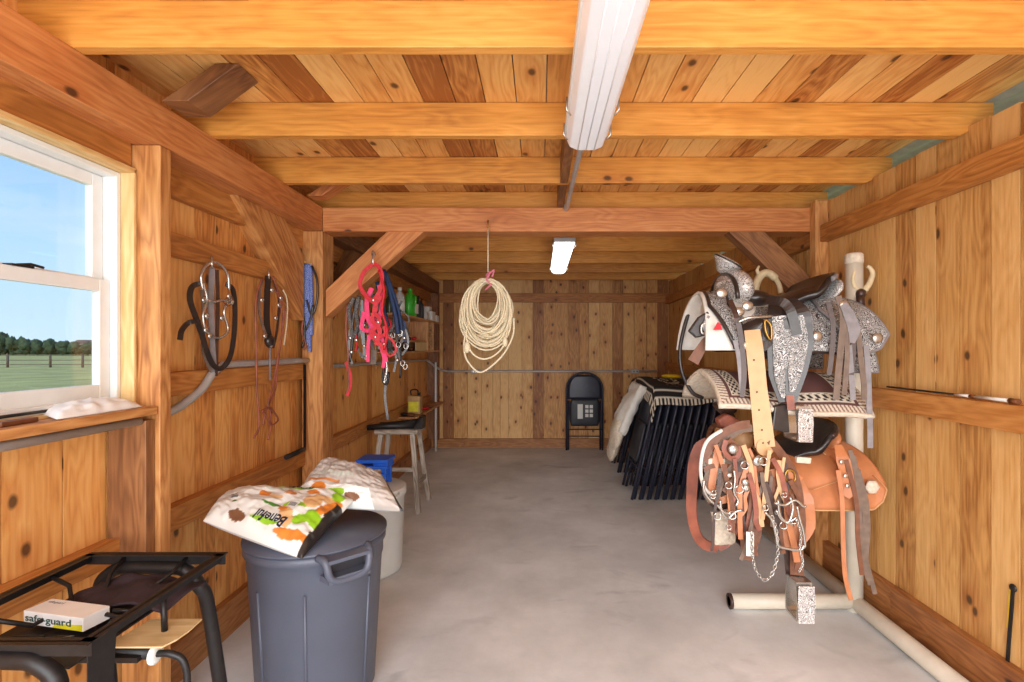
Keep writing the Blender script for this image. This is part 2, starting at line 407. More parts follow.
def floor_mat():
    m, n, b = nodes('concrete'); L = n.links.new; tcn = N(n, 'ShaderNodeTexCoord')
    a = N(n, 'ShaderNodeTexNoise'); a.inputs['Scale'].default_value = 1.6; a.inputs['Detail'].default_value = 9; a.inputs['Roughness'].default_value = .65; L(tcn.outputs['Object'], a.inputs[0])
    r = N(n, 'ShaderNodeValToRGB'); e = r.color_ramp.elements; e[0].position = .3; e[0].color = (*lin((192,194,194)), 1); e[1].position = .7; e[1].color = (*lin((234,236,237)), 1)
    L(a.outputs[0], r.inputs[0])
    c = N(n, 'ShaderNodeTexNoise'); c.inputs['Scale'].default_value = 2.3; c.inputs['Detail'].default_value = 5; c.inputs['Distortion'].default_value = 1.
    mp = N(n, 'ShaderNodeMapping'); mp.inputs['Location'].default_value = (3, 5, 0); mp.inputs['Scale'].default_value = (1, 1.6, 1); L(tcn.outputs['Object'], mp.inputs[0]); L(mp.outputs[0], c.inputs[0])
    r2 = N(n, 'ShaderNodeValToRGB'); q = r2.color_ramp.elements; q[0].position = .6; q[0].color = (0,0,0,1); q[1].position = .78; q[1].color = (.6,.6,.6,1); L(c.outputs[0], r2.inputs[0])
    mxx = N(n, 'ShaderNodeMixRGB'); L(r2.outputs[0], mxx.inputs[0]); L(r.outputs[0], mxx.inputs[1]); mxx.inputs[2].default_value = (*lin((150,152,156)), 1)
    L(mxx.outputs[0], b.inputs['Base Color']); b.inputs['Roughness'].default_value = .6
    f = N(n, 'ShaderNodeTexNoise'); f.inputs['Scale'].default_value = 60; f.inputs['Detail'].default_value = 6; L(tcn.outputs['Object'], f.inputs[0])
    bp = N(n, 'ShaderNodeBump'); bp.inputs['Strength'].default_value = .15; bp.inputs['Distance'].default_value = .004; L(f.outputs[0], bp.inputs['Height']); L(bp.outputs[0], b.inputs['Normal'])
    return m
M['floor'] = floor_mat()
def glass_mat():
    m = bpy.data.materials.new('window_glass'); m.use_nodes = True; n = m.node_tree; n.nodes.clear()
    t = N(n, 'ShaderNodeBsdfTransparent'); t.inputs[0].default_value = (.95,.97,.97,1); g = N(n, 'ShaderNodeBsdfGlossy'); g.inputs['Roughness'].default_value = .02
    mx = N(n, 'ShaderNodeMixShader'); mx.inputs[0].default_value = .06
    o = N(n, 'ShaderNodeOutputMaterial'); n.links.new(t.outputs[0], mx.inputs[1]); n.links.new(g.outputs[0], mx.inputs[2]); n.links.new(mx.outputs[0], o.inputs[0]); return m
M['glass'] = glass_mat()
def clear_mat():
    m = bpy.data.materials.new('clear_plastic'); m.use_nodes = True; n = m.node_tree; n.nodes.clear()
    t = N(n, 'ShaderNodeBsdfTransparent'); g = N(n, 'ShaderNodeBsdfPrincipled'); g.inputs['Base Color'].default_value = (.75,.77,.8,1); g.inputs['Roughness'].default_value = .2
    mx = N(n, 'ShaderNodeMixShader'); mx.inputs[0].default_value = .55
    o = N(n, 'ShaderNodeOutputMaterial'); n.links.new(t.outputs[0], mx.inputs[1]); n.links.new(g.outputs[0], mx.inputs[2]); n.links.new(mx.outputs[0], o.inputs[0]); return m
M['clear'] = clear_mat()

# ---------------------------------------------------------------- structure
XL = -1.42; XR = 1.65; YB = 6.41; YF = -.6; ZC = 2.235; XI = -1.27
b = MB(); b.box(XL-.1, XR+.1, YF-.3, YB+.1, -.12, 0); struct(b.build('floor', M['floor'], org=(0,0,0)))
def planks(b, a0, a1, w, fn, gap=.005, jit=0):
    a = a0
    while a < a1-1e-4:
        ww = min(w*(1+random.uniform(-jit, jit)), a1-a); fn(a, a+ww-gap); a += ww
# left wall with window opening Y .72..1.67, z 1.08..1.86
b = MB(); ZWL, ZWH, YW0, YW1 = 1.10, 1.865, .70, 1.672
def lw(a, c):
    rn = random.random()
    if c < YW0+.03 or a > YW1-.02: b.box(XL-.025, XL, a, c, 0, 2.33, 2, rn)
    else: b.box(XL-.025, XL, a, c, 0, ZWL, 2, rn); b.box(XL-.025, XL, a, c, ZWH, 2.33, 2, rn)
planks(b, YF, YW0, .31, lw); planks(b, YW0, 1.49, .31, lw); planks(b, 1.49, YW1, .15, lw)
planks(b, YW1, 2.06, .39, lw); planks(b, 2.06, 6.41, .165, lw, jit=.5)
b.box(XL-.04, XL-.026, YF, YW0, 0, 2.33, 2, .1); b.box(XL-.04, XL-.026, YW1, YB, 0, 2.33, 2, .1)
b.box(XL-.04, XL-.026, YW0, YW1, 0, ZWL, 2, .1); b.box(XL-.04, XL-.026, YW0, YW1, ZWH, 2.33, 2, .1)
struct(b.build('wall_left', M['left']))
# right wall: ends below the roof, leaving a slit
b = MB()
def rw(a, c): b.box(XR, XR+.022, a, c, 0, 2.128+random.uniform(-.004,.02)*(1 if a < 2 else .3), 2)
planks(b, YF, YB, .125, rw, jit=.12)
b.box(XR+.023, XR+.035, YF, YB, 0, 2.1, 2, .3)
struct(b.build('wall_right', M['right']))
b = MB()
b.box(XL-.06, XR+.06, YB+.04, YB+.05, 0, 2.4, 0, .3)
def bw(a, c): b.box(a, c, YB, YB+.022, 0, 2.25, 2)
planks(b, XL, XR, .14, bw, jit=.35)
b.box(XL, XR, YB+.023, YB+.04, 0, 2.36, 0, .2)
struct(b.build('wall_back', M['back']))
b = MB()
def cw(a, c): b.box(a, c, YF, YB+.1, ZC, ZC+.02, 1)
planks(b, XL-.3, 1.72, .115, cw, gap=.004, jit=.06)
struct(b.build('ceiling', M['ceil']))
b = MB()
def roofz(u, v):
    x = -2.0+4.4*u; return V((x, YF+(YB-YF+.4)*v, ZC+.05+.012*math.sin(x*40)))
b.sheet(roofz, 240, 1); o = b.build('trim_1', M['metalroof'], solid=.002); struct(o); o['label'] = 'corrugated metal roof sheet above the deck boards'

def girt(i, mat, *a, **k):
    b = MB(); b.box(*a, **k); o = b.build('trim_%d' % i, mat, bevel=.003); struct(o); return o
# left framing
girt(2, M['girt'], XL, -1.37, YF, 1.655, .59, .665, grain=1)
girt(3, M['girt'], XL, -1.37, 1.725, 2.92, .60, .69, grain=1)
girt(4, M['girt'], XL, -1.37, 3.08, YB, .60, .69, grain=1)
girt(5, M['girt'], XL, -1.37, 1.725, 2.92, 1.105, 1.195, grain=1)
girt(6, M['girt'], XL, -1.37, 1.725, 2.92, 1.635, 1.72, grain=1)
girt(7, M['girt'], XL, -1.38, 1.725, 2.92, 1.86, 1.985, grain=1)
girt(8, M['girt'], XL, -1.36, YF, 1.665, 1.885, 1.98, grain=1)
girt(9, M['girt'], XL, -1.37, 3.08, YB, 1.86, 1.985, grain=1)
# right framing
girt(10, M['girt'], 1.60, XR, YF, 2.85, 1.0, 1.093, grain=1)
girt(11, M['girt'], 1.60, XR, 2.93, YB, 1.0, 1.093, grain=1)
b = MB(); b.prism([(1.60, YF, 1.92),(1.60, YF, 2.02),(1.60, 2.855, 1.982),(1.60, 2.855, 1.89)], (.05,0,0), (0,1,0)); struct(b.build('trim_12', M['girt'], bevel=.003))
b = MB(); b.prism([(1.60, 2.93, 1.89),(1.60, 2.93, 1.982),(1.60, YB, 1.93),(1.60, YB, 1.835)], (.05,0,0), (0,1,0)); struct(b.build('trim_13', M['girt'], bevel=.003))
girt(14, M['girt'], XL, XR, YB-.04, YB, 1.86, 1.975, grain=0)
# skirt boards
b = MB(); b.box(XL, -1.385, YF, YB-.03, 0, .155, grain=1); struct(b.build('baseboard_left', M['base'], bevel=.003))
b = MB(); b.box(1.61, XR, YF, 2.3, 0, .188, grain=1); b.box(1.615, XR, 2.302, YB-.03, 0, .185, grain=1); struct(b.build('baseboard_right', M['base'], bevel=.003))
b = MB(); b.box(XL, XR, YB-.035, YB, 0, .12, grain=0); struct(b.build('baseboard_back', M['base'], bevel=.003))

def timber(name, mat, label, cat, fn, group=None, bevel=.003):
    b = MB(); fn(b); o = b.build(name, mat, bevel=bevel); tag(o, label, cat, group); return o
G = 'framing timbers'
# rafters
NR = [1.377, 1.945, 2.5, 3.06, 3.66, 4.26, 4.86, 5.46, 6.06]
rl = ['nearest overhead rafter, cut by the top edge of the photo', 'second rafter from the front, with sawn tapered right end',
      'third rafter from the front, just before the tie beam', 'dark rafter close behind the tie beam', 'fifth rafter, seen through the gap under the tie beam',
      'sixth rafter back, above the far strip light', 'seventh rafter back in the dim rear ceiling', 'second last rafter in the dim rear ceiling', 'last rafter, against the back wall top']
for y, l in zip(NR, rl):
    x1 = 1.75 if y > 1.5 else 1.72
    def f(b, y=y, x1=x1):
        b.prism([(-1.62, y-.019, 2.105),(-1.62, y-.019, 2.233),(x1, y-.019, 2.233),(x1, y-.019, 2.17),(x1-.13, y-.019, 2.105)], (0,.038,0), (1,0,0))
    timber('ceiling_rafter', M['rafter'], l, 'rafter', f, 'ceiling rafters')
timber('eave_beam', M['beam'], 'heavy square beam running along the left wall above the window', 'beam', lambda b: b.box(XI-.14, XI, YF, 2.92, 1.968, 2.105, grain=1))
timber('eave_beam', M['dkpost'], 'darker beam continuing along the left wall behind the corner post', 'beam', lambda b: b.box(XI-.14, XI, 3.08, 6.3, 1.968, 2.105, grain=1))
timber('tie_beam', M['beam'], 'thick horizontal beam crossing the room with the lariat hook in it', 'beam', lambda b: b.box(XI, 1.66, 2.92, 3.06, 1.965, 2.105, grain=0))
timber('wall_post', M['post'], 'square wooden post left of the red halters, carrying the tie beam', 'post', lambda b: b.box(XI-.12, XI, 2.92, 3.075, 0, 1.967))
timber('wall_post', M['post'], 'narrow post at the right wall end of the tie beam', 'post', lambda b: b.box(1.575, XR, 2.858, 2.92, 0, 2.13))
timber('wall_stud', M['post'], 'narrow full height stud beside the right side of the window', 'stud', lambda b: b.box(-1.40, XI, 1.672, 1.722, 0, 1.966))
timber('cripple_stud', M['dkpost'], 'short dark stud below the window sill end', 'stud', lambda b: b.box(-1.41, -1.285, 1.63, 1.668, .60, 1.05))
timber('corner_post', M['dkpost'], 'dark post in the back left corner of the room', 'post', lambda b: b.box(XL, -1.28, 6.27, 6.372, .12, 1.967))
# braces
timber('knee_brace', M['beam'], 'diagonal brace between the left post and tie beam, red halters hang on it', 'brace',
       lambda b: b.prism([P(325.5,290,2.93),P(325.5,317,2.93),P(424,231.4,2.93),P(387,231.4,2.93)], (0,.1,0), (1,0,1)))
timber('knee_brace', M['dkpost'], 'diagonal brace between the right post and tie beam behind the silver saddle', 'brace',
       lambda b: b.prism([P(726,229,2.93),P(762,229,2.93),P(816,282,2.93),P(816,314,2.93)], (0,.09,0), (1,0,-1)))
timber('knee_brace', M['post'], 'diagonal brace along the left wall left of the blue rope', 'brace',
       lambda b: b.prism([V((-1.345,2.22,1.967)),V((-1.345,2.64,1.967)),V((-1.345,2.85,1.81)),V((-1.345,2.85,1.44))], (-.075,0,0), (0,1,-1)))
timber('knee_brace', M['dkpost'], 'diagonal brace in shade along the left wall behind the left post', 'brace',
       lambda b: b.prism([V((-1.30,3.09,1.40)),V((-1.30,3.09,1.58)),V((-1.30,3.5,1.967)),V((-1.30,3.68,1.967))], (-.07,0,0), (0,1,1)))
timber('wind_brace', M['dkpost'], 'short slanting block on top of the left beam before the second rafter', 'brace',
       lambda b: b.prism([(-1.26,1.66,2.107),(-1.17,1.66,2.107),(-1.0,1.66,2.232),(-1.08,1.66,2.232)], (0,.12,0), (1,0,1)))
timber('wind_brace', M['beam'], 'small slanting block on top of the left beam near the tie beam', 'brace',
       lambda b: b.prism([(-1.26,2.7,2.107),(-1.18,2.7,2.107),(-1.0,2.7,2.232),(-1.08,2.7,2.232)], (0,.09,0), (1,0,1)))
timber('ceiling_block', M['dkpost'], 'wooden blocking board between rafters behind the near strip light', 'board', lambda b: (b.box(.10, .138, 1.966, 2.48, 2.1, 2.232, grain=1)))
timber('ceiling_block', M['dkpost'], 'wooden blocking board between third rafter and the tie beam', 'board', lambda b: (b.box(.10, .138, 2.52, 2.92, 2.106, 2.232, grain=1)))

# window
w = thing('window_1', (XL, 1.2, ZWL), None, None); struct(w)
def fr(b, x0, x1, y0, y1, z0, z1, t, tb=None):
    tb = tb or t
    b.box(x0, x1, y0, y0+t, z0, z1); b.box(x0, x1, y1-t, y1, z0, z1); b.box(x0, x1, y0+t, y1-t, z0, z0+tb); b.box(x0, x1, y0+t, y1-t, z1-t, z1)
b = MB(); fr(b, -1.47, -1.387, .72, 1.655, ZWL-.005, ZWH, .017, .03); b.build('window_frame', M['white'], w, bevel=.003)
b = MB(); fr(b, -1.455, -1.43, .738, 1.637, 1.485, ZWH-.018, .04, .03); s1 = b.build('upper_sash', M['white'], w, bevel=.003)
b = MB(); fr(b, -1.43, -1.407, .738, 1.637, ZWL+.022, 1.508, .04, .048); s2 = b.build('lower_sash', M['white'], w, bevel=.003)
b = MB(); b.box(-1.445, -1.441, .778, 1.597, 1.515, 1.807); b.build('window_pane', M['glass'], s1)
b = MB(); b.box(-1.42, -1.416, .778, 1.597, ZWL+.07, 1.468); b.build('window_pane', M['glass'], s2)
b = MB(); b.box(-1.43, -1.405, 1.33, 1.39, 1.508, 1.514); b.tube([(-1.418,1.355,1.513),(-1.415,1.39,1.52),(-1.41,1.42,1.515)], .004); b.build('sash_lock', M['black'], s2)
# jambs and head of the window recess
o = girt(15, M['jamb'], -1.405, -1.345, 1.656, 1.669, 1.09, 1.88, grain=2)
o = girt(16, M['jamb'], -1.42, -1.345, .6, 1.668, 1.866, 1.884, grain=1)
b = MB(); b.box(-1.43, -1.275, .55, 1.668, 1.066, 1.094, grain=1); o = b.build('window_sill', M['post'], w, bevel=.003)
b = MB(); b.box(-1.41, -1.35, .55, 1.45, 1.0945, 1.103, grain=1); struct(b.build('trim_17', M['jamb']))

# ---------------------------------------------------------------- outdoors
b = MB(); b.box(-260, -1.6, -160, 260, -.16, -.1); b.box(-1.6, 60, -60, -7, -.16, -.1); b.box(5, 60, -7, YF-.3, -.16, -.1); b.box(1.9, 60, YF-.3, 100, -.16, -.1)
o = b.build('grass_field', M['grass']); tag(o, 'green grass pasture outside the window', 'grass', kind='structure')
b = MB(); b.box(-1.6, 5, -7, YF-.3, -.16, -.1); struct(b.build('added_bounce_slab', M['floor']))  # unseen pale slab before the open front, added to bounce neutral light inside
for x, l in ((-36.2,'leftmost'),(-33.3,'middle'),(-31.1,'rightmost')):
    b = MB(); b.tube([(x, 34, -.1), (x, 34, .78)], .07, 6)
    tag(b.build('fence_post', M['fencewood']), l+' of the three pasture fence posts seen through the window', 'post', 'pasture fence posts')
b = MB()
for z in (.1, .4, .72): b.tube([(-55, 34, z), (-12, 34, z)], .025, 5)
tag(b.build('fence_wire', M['fencewood']), 'thin wires of the pasture fence seen through the window', 'fence')
rt = random.Random(3)
tl = ['tallest tree at the left edge of the window view','second tree from the left in the far row','third tree from the left in the far row','fourth tree from the left in the far row','fifth tree in the far row','sixth tree in the far row','seventh tree in the far row','third tree from the right in the far row','second tree from the right in the far row','rightmost tree in the far row beyond the pasture']
for i in range(10):
    x = -95+i*2.15; y = 86; h = 3.6-.17*i if i > 1 else 4.2
    b = MB()
    for q in range(8): b.ell((x+rt.uniform(-.45,.45), y+rt.uniform(-.3,.3), h*rt.uniform(.3,.72)), (rt.uniform(.45,.7), .6, h*.24), seg=10, rings=8, wob=.9)
    b.tube([(x, y, -.1), (x, y, h*.5)], .12, 5)
    tag(b.build('distant_tree', M['leaf']), tl[i], 'tree', 'trees beyond the pasture')
b = MB()
for q in range(60): b.ell((-112+q*.8, 92+rt.uniform(-.5,.5), .6), (.7,.6,rt.uniform(.7,1.2)), seg=8, rings=6, wob=.8)
tag(b.build('far_hedge', M['leaf']), 'low continuous dark hedge behind the row of distant trees', 'hedge', kind='stuff')
for x, l in ((-104.5, 'pale house left among the distant trees'), (-90.5, 'small pale house right among the distant trees')):
    t = thing('distant_house', (x, 100, 0), l+' seen through the window', 'house')
    b = MB(); b.box(x-1.6, x+1.6, 99, 103, -.1, 2.0); b.build('wall', M['farwall'], t)
    b = MB(); b.prism([(x-1.9, 98.6, 2.0),(x+1.9, 98.6, 2.0),(x+.8, 98.6, 2.7),(x-.8, 98.6, 2.7)], (0,5,0)); b.build('roof', M['farroof'], t)

# ---------------------------------------------------------------- strip lights
def strip(y0, y1, z, lit, lab, x=.17):
    t = thing('strip_light', (x, (y0+y1)/2, z), lab, 'light', 'ceiling strip lights')
    def sec(y, r):  # trapezoid section of lens
        return [V((x-.075*r, y, z+.05)), V((x-.06*r, y, z+.012)), V((x-.03*r, y, z)), V((x+.03*r, y, z)), V((x+.06*r, y, z+.012)), V((x+.075*r, y, z+.05))]
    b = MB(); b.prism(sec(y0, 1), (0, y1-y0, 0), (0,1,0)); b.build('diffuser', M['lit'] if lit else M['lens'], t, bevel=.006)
    b = MB(); b.box(x-.08, x+.08, y0-.005, y1+.005, z+.048, z+.085); h = b.build('housing', M['white'] if not lit else M['pipe'], t, bevel=.008)
    for yy in (y0+.25, y1-.25, y1-.06) if not lit else (y0+.06, y1-.06):
        for sx in (-1, 1):
            b = MB(); b.tube([(x+sx*.083, yy, z+.075), (x+sx*.085, yy, z+.035), (x+sx*.07, yy+.01, z+.02)], .003, 5); b.build('clip', M['steel'], t)
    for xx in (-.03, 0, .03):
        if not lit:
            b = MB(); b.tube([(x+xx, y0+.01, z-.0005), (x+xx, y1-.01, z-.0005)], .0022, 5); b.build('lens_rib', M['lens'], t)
    return t
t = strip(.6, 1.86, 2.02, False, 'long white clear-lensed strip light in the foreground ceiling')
for yy in (1.0,1.36):
    b = MB(); b.tube([(.17,yy,2.1),(.17,yy,2.234)], .006, 5); b.build('hanger', M['steel'], t)
t = strip(3.55, 4.75, 1.985, True, 'small glowing strip light in the rear half of the ceiling', x=.175)
b = MB(); b.box(.15,.2, 3.6,3.63, 2.07, 2.235); b.tube([(.165,3.57,2.06),(.165,3.57,2.2)], .012, 6); b.build('hanger', M['pipe'], t)
b = MB(); b.tube(catmull([(.17,1.87,2.08),(.165,1.95,2.085),(.16,2.3,2.09),(.155,2.8,2.09),(.15,2.905,2.09),(.15,2.91,2.12)], 5), .012, 8)
tag(b.build('ceiling_conduit', M['pipe']), 'grey conduit running from the near strip light to the tie beam', 'conduit')

# ---------------------------------------------------------------- conduits
b = MB(); b.tube([(-1.30,.3,1.05),(-1.30,1.62,1.05)], .014, 10); tag(b.build('conduit', M['pipe']), 'grey conduit under the window sill', 'conduit')
b = MB(); b.tube(catmull([(-1.385,1.73,1.03),(-1.385,1.80,1.04),(-1.375,1.9,1.06),(-1.355,2.0,1.12),(-1.35,2.06,1.18),(-1.352,2.13,1.212),(-1.355,2.2,1.215),(-1.355,2.91,1.213)], 6), .016, 10)
tag(b.build('conduit', M['pipe']), 'bent grey conduit rising behind the black and silver bridle', 'conduit')
b = MB(); b.tube(catmull([(-1.385,3.09,1.165),(-1.385,5.5,1.14),(-1.385,5.95,1.135),(-1.38,6.15,1.12),(-1.27,6.25,1.02),(-1.15,6.38,.98),(-.9,6.38,.98),(1.5,6.38,.98)], 6), .014, 10)
tag(b.build('conduit', M['pipe']), 'long brown-grey conduit along the back wall and rear left wall', 'conduit')
for px, l in ((475, 'small metal junction box on the back wall behind the lariat'), (635, 'small metal junction box on the back wall above the folding chair')):
    p = P(px, 370, 6.37); b = MB(); b.box(p.x-.05,p.x+.05,6.345,6.41,.955,1.01); t = b.build('junction_box', M['pipe'], bevel=.006); tag(t, l, 'junction box')
    b = MB(); b.lathe([(.012,0),(.012,.006)], (p.x-.02,6.345,.98), Matrix.Rotation(PI/2,3,'X'), 8); b.lathe([(.012,0),(.012,.006)], (p.x+.02,6.345,.98), Matrix.Rotation(PI/2,3,'X'), 8); b.build('knockout', M['steel'], t)
p = P(434, 400, 6.1); b = MB(); b.tube([(p.x,6.2,.0),(p.x,6.2,1.1)], .013, 8); tag(b.build('downpipe_conduit', M['white']), 'white vertical conduit near the back left corner', 'conduit')

# ---------------------------------------------------------------- window sill things
def blob_sheet(b, corners, h, nu=28, nv=20, wr=.01, fq=9, seed=0, col=None, pw=.5, lowfac=.35):
    """a lying sack or packet: quad of corners c00,c10,c11,c01, bulging by h"""
    c = [V(p) for p in corners]
    def base(u, v): return c[0]*(1-u)*(1-v)+c[1]*u*(1-v)+c[2]*u*v+c[3]*(1-u)*v
    nrm = (c[1]-c[0]).cross(c[3]-c[0]).normalized()
    if nrm.z < 0: nrm = -nrm
    def prof(u, v): return (max(0, 1-abs(2*u-1)**2.6)*max(0, 1-abs(2*v-1)**2.6))**pw
    def top(u, v):
        p = base(u, v); w = mnoise.noise(V((u*fq+seed, v*fq*.8, seed)))*wr + mnoise.noise(V((u*fq*3+seed, v*fq*2.4, seed+5)))*wr*.45
        return p+nrm*(h*prof(u, v)+w*min(1, prof(u, v)*2.5))
    def bot(u, v): return base(u, v)-nrm*(h*lowfac*prof(u, v)+.0005)
    b.sheet(top, nu, nv, col); b.sheet(lambda u, v: bot(v, u), nu, nv, (lambda u, v: (.6,.6,.58)) if col else None)
    return top
b = MB(); blob_sheet(b, [(-1.40,1.40,1.105),(-1.40,1.64,1.105),(-1.29,1.625,1.097),(-1.285,1.33,1.097)], .032, wr=.008, seed=3)
tag(b.build('paper_packet', M['paper']), 'crumpled white paper packet lying on the window sill', 'packet')
b = MB(); b.tube(catmull([(-1.375,1.19,1.112),(-1.35,1.17,1.112),(-1.335,1.2,1.112),(-1.35,1.24,1.112),(-1.37,1.25,1.112),(-1.385,1.22,1.112)],5,True), .005, 6, closed=True)
b.tube([(-1.365,1.25,1.112),(-1.375,1.40,1.112)], .0045, 6); tag(b.build('hoof_pick', M['black']), 'black looped metal hook tool lying on the window sill', 'tool')
b = MB(); b.beam((-1.315,1.21,1.101),(-1.325,1.31,1.101), .022, .012); tag(b.build('wood_scrap', M['brownl'], bevel=.002), 'small brown scrap beside the paper packet on the sill', 'scrap')

# ---------------------------------------------------------------- burner stand, bottom left
SX0, SX1, SY0, SY1, SZ = -1.30, -.925, 1.02, 1.45, .69
t = thing('camp_stove', (-1.11, 1.23, 0), 'black steel single burner outdoor stove stand in the bottom left corner', 'stove')
b = MB()
for (a, c) in (((SX0,SY0),(SX1,SY0)),((SX0,SY1),(SX1,SY1))): b.box(a[0]-.012, c[0]+.012, a[1]-.002, a[1]+.002, SZ-.03, SZ); b.box(a[0]-.012, c[0]+.012, a[1]-.014, a[1]+.014, SZ-.003, SZ)
for x in (SX0, SX1): b.box(x-.002, x+.002, SY0, SY1, SZ-.022, SZ); b.box(x-.014, x+.014, SY0, SY1, SZ-.003, SZ)
b.build('top_frame', M['black'], t)
def ring(pts, r=.005): return catmull(pts, 5)
cx0, cy0 = (SX0+SX1)/2, (SY0+SY1)/2
for sx in (-1, 1):
    for sy in (-1, 1):
        b = MB(); b.tube([(cx0+sx*.18,cy0+sy*.09,SZ-.01),(cx0+sx*.13,cy0+sy*.085,SZ-.03),(cx0+sx*.09,cy0+sy*.05,SZ-.06),(cx0+sx*.09,cy0+sy*.015,SZ-.06),(cx0+sx*.05,cy0+sy*.01,SZ-.055)], .0055, 6); b.build('support_rod', M['black'], t)
        b = MB(); b.tube([(cx0+sx*.09,cy0+sy*.21,SZ-.01),(cx0+sx*.085,cy0+sy*.16,SZ-.03),(cx0+sx*.05,cy0+sy*.10,SZ-.06),(cx0+sx*.015,cy0+sy*.10,SZ-.06)], .0055, 6); b.build('support_rod', M['black'], t)
for y, sgn in ((SY0+.0, -1), (SY1-.005, 1)):
    b = MB(); yy = y
    b.tube(catmull([(SX0+.0,yy+sgn*.09,.0),(SX0+.015,yy+sgn*.03,.5),(SX0+.03,yy,.60),(SX0+.07,yy,.645),(SX0+.12,yy,.652),(SX1-.15,yy,.652),(SX1-.10,yy,.645),(SX1-.06,yy,.60),(SX1-.05,yy+sgn*.03,.5),(SX1-.02,yy+sgn*.09,0)], 5), .0185, 12)
    b.build('leg_hoop', M['black'], t)
b = MB(); b.prism([(SX1-.006,SY0+.01,.668),(SX1-.006,SY0+.08,.668),(SX1-.006,SY0+.07,.56),(SX1-.006,SY0+.01,.53)], (-.003,0,0)); b.build('wind_guard', M['black'], t)
b = MB(); b.lathe([(0,0),(.05,0),(.07,.02),(.07,.035),(.03,.04),(.0,.04)], (cx0-.02,cy0-.05,.565), None, 20); b.box(cx0-.17,cx0+.17,cy0-.065,cy0-.035,.55,.562); b.build('burner', M['black'], t)
b = MB(); b.tube([(cx0,cy0-.02,.56),(SX1-.0,cy0-.04,.56)], .016, 10); b.build('gas_pipe', M['black'], t)
b = MB(); b.lathe([(.02,0),(.024,.003),(.024,.008),(.015,.012),(.006,.012)], (SX1+.004,cy0-.045,.56), Matrix.Rotation(PI/2,3,'Y'), 16); b.build('valve_knob', M['label_w'], t)
b = MB(); b.tube(catmull([(SX1+.01,cy0-.045,.56),(SX1+.045,cy0-.045,.56),(SX1+.075,cy0-.04,.535),(SX1+.082,cy0-.04,.45),(SX1+.08,cy0-.05,.2)],5), .008, 8); b.build('gas_hose', M['black'], t)
b = MB(); b.tube([(SX1-.005,SY0+.215,.665),(SX1-.002,SY0+.215,.588)], .007, 6); b.build('bracket', M['black'], t)
b = MB(); b.prism([(-1.02,1.17,.585),(-.885,1.17,.585),(-.872,1.20,.585),(-.868,1.235,.585),(-.872,1.29,.585),(-1.0,1.29,.585)], (0,0,.004), (1,0,0)); tag(b.build('plywood_scrap', M['pale']), 'thin pale plywood scrap stuck through the side of the stove', 'board')
# shift the frame bottom: box and cloth carried on the burner plate
b = MB(); b.prism([(cx0-.18,cy0-.16,.597),(cx0+.10,cy0-.16,.597),(cx0+.10,cy0+.17,.597),(cx0-.18,cy0+.17,.597)], (0,0,.004)); b.build('pan', M['black'], t)
b = MB()
def clothf(u, v):
    x = cx0-.13+.29*u; y = cy0+.045+.14*v; n = mnoise.noise(V((x*13, y*13, 2)))
    return V((x+.02*n, y+.03*mnoise.noise(V((x*9,y*9,7))), .622+.03*n+.018*math.sin(PI*u)))
b.sheet(clothf, 30, 22); tag(b.build('dark_cloth', M['cloth'], solid=.006), 'crumpled dark purple-brown cloth lying in the stove', 'cloth')
# carton
ca = V((-1.262,1.222,.612)); ex = V((.183,-.040,.002)).normalized(); ey = V((.04,.183,0)).normalized(); ez = ex.cross(ey)
t = thing('medicine_box', ca, 'small white and yellow carton lettered safe-guard lying in the stove', 'box')
b = MB(); b.obox(ca+ex*.093+ey*.03+ez*.018, (.186,.06,.032), (ex,ey,ez)); b.build('carton', M['paper'], t, bevel=.001)
b = MB(); b.prism([ca+ex*.092-ey*.0004+ez*.003, ca+ex*.184-ey*.0004+ez*.003, ca+ex*.184-ey*.0004+ez*.018, ca+ex*.10-ey*.0004+ez*.012], -ey*.0004); b.build('yellow_band', M['yellow'], t)
def text(s_, size, o, ax, ay, mat, name, parent, fn=None, ext=.0004, bold=0.0, shear=0):
    cu = bpy.data.curves.new('txt', 'FONT'); cu.body = s_; cu.size = size; cu.extrude = 0; cu.offset = bold; cu.shear = shear; cu.resolution_u = 3
    ob = bpy.data.objects.new('txt', cu); C.objects.link(ob); bpy.context.view_layer.update()
    me0 = ob.to_mesh(); vs_ = [v.co.copy() for v in me0.vertices]; fs = [list(p.vertices) for p in me0.polygons]; ob.to_mesh_clear()
    bpy.data.objects.remove(ob); bpy.data.curves.remove(cu)
    b = MB(); b.v = [tuple(fn(v.x, v.y) if fn else V(o)+ax*v.x+ay*v.y) for v in vs_]
    for f in fs: b.face(f)
    return b.build(name, mat, parent)
text('safe-guard', .038, ca-ey*.0012+ex*.006+ez*.011, ex*.93, ez*.62, M['teal'], 'lettering', t, bold=.0006)
text('safe-guard', .012, ca+ez*.0347+ex*.012+ey*.042, ex, ey, M['ink'], 'lettering', t)

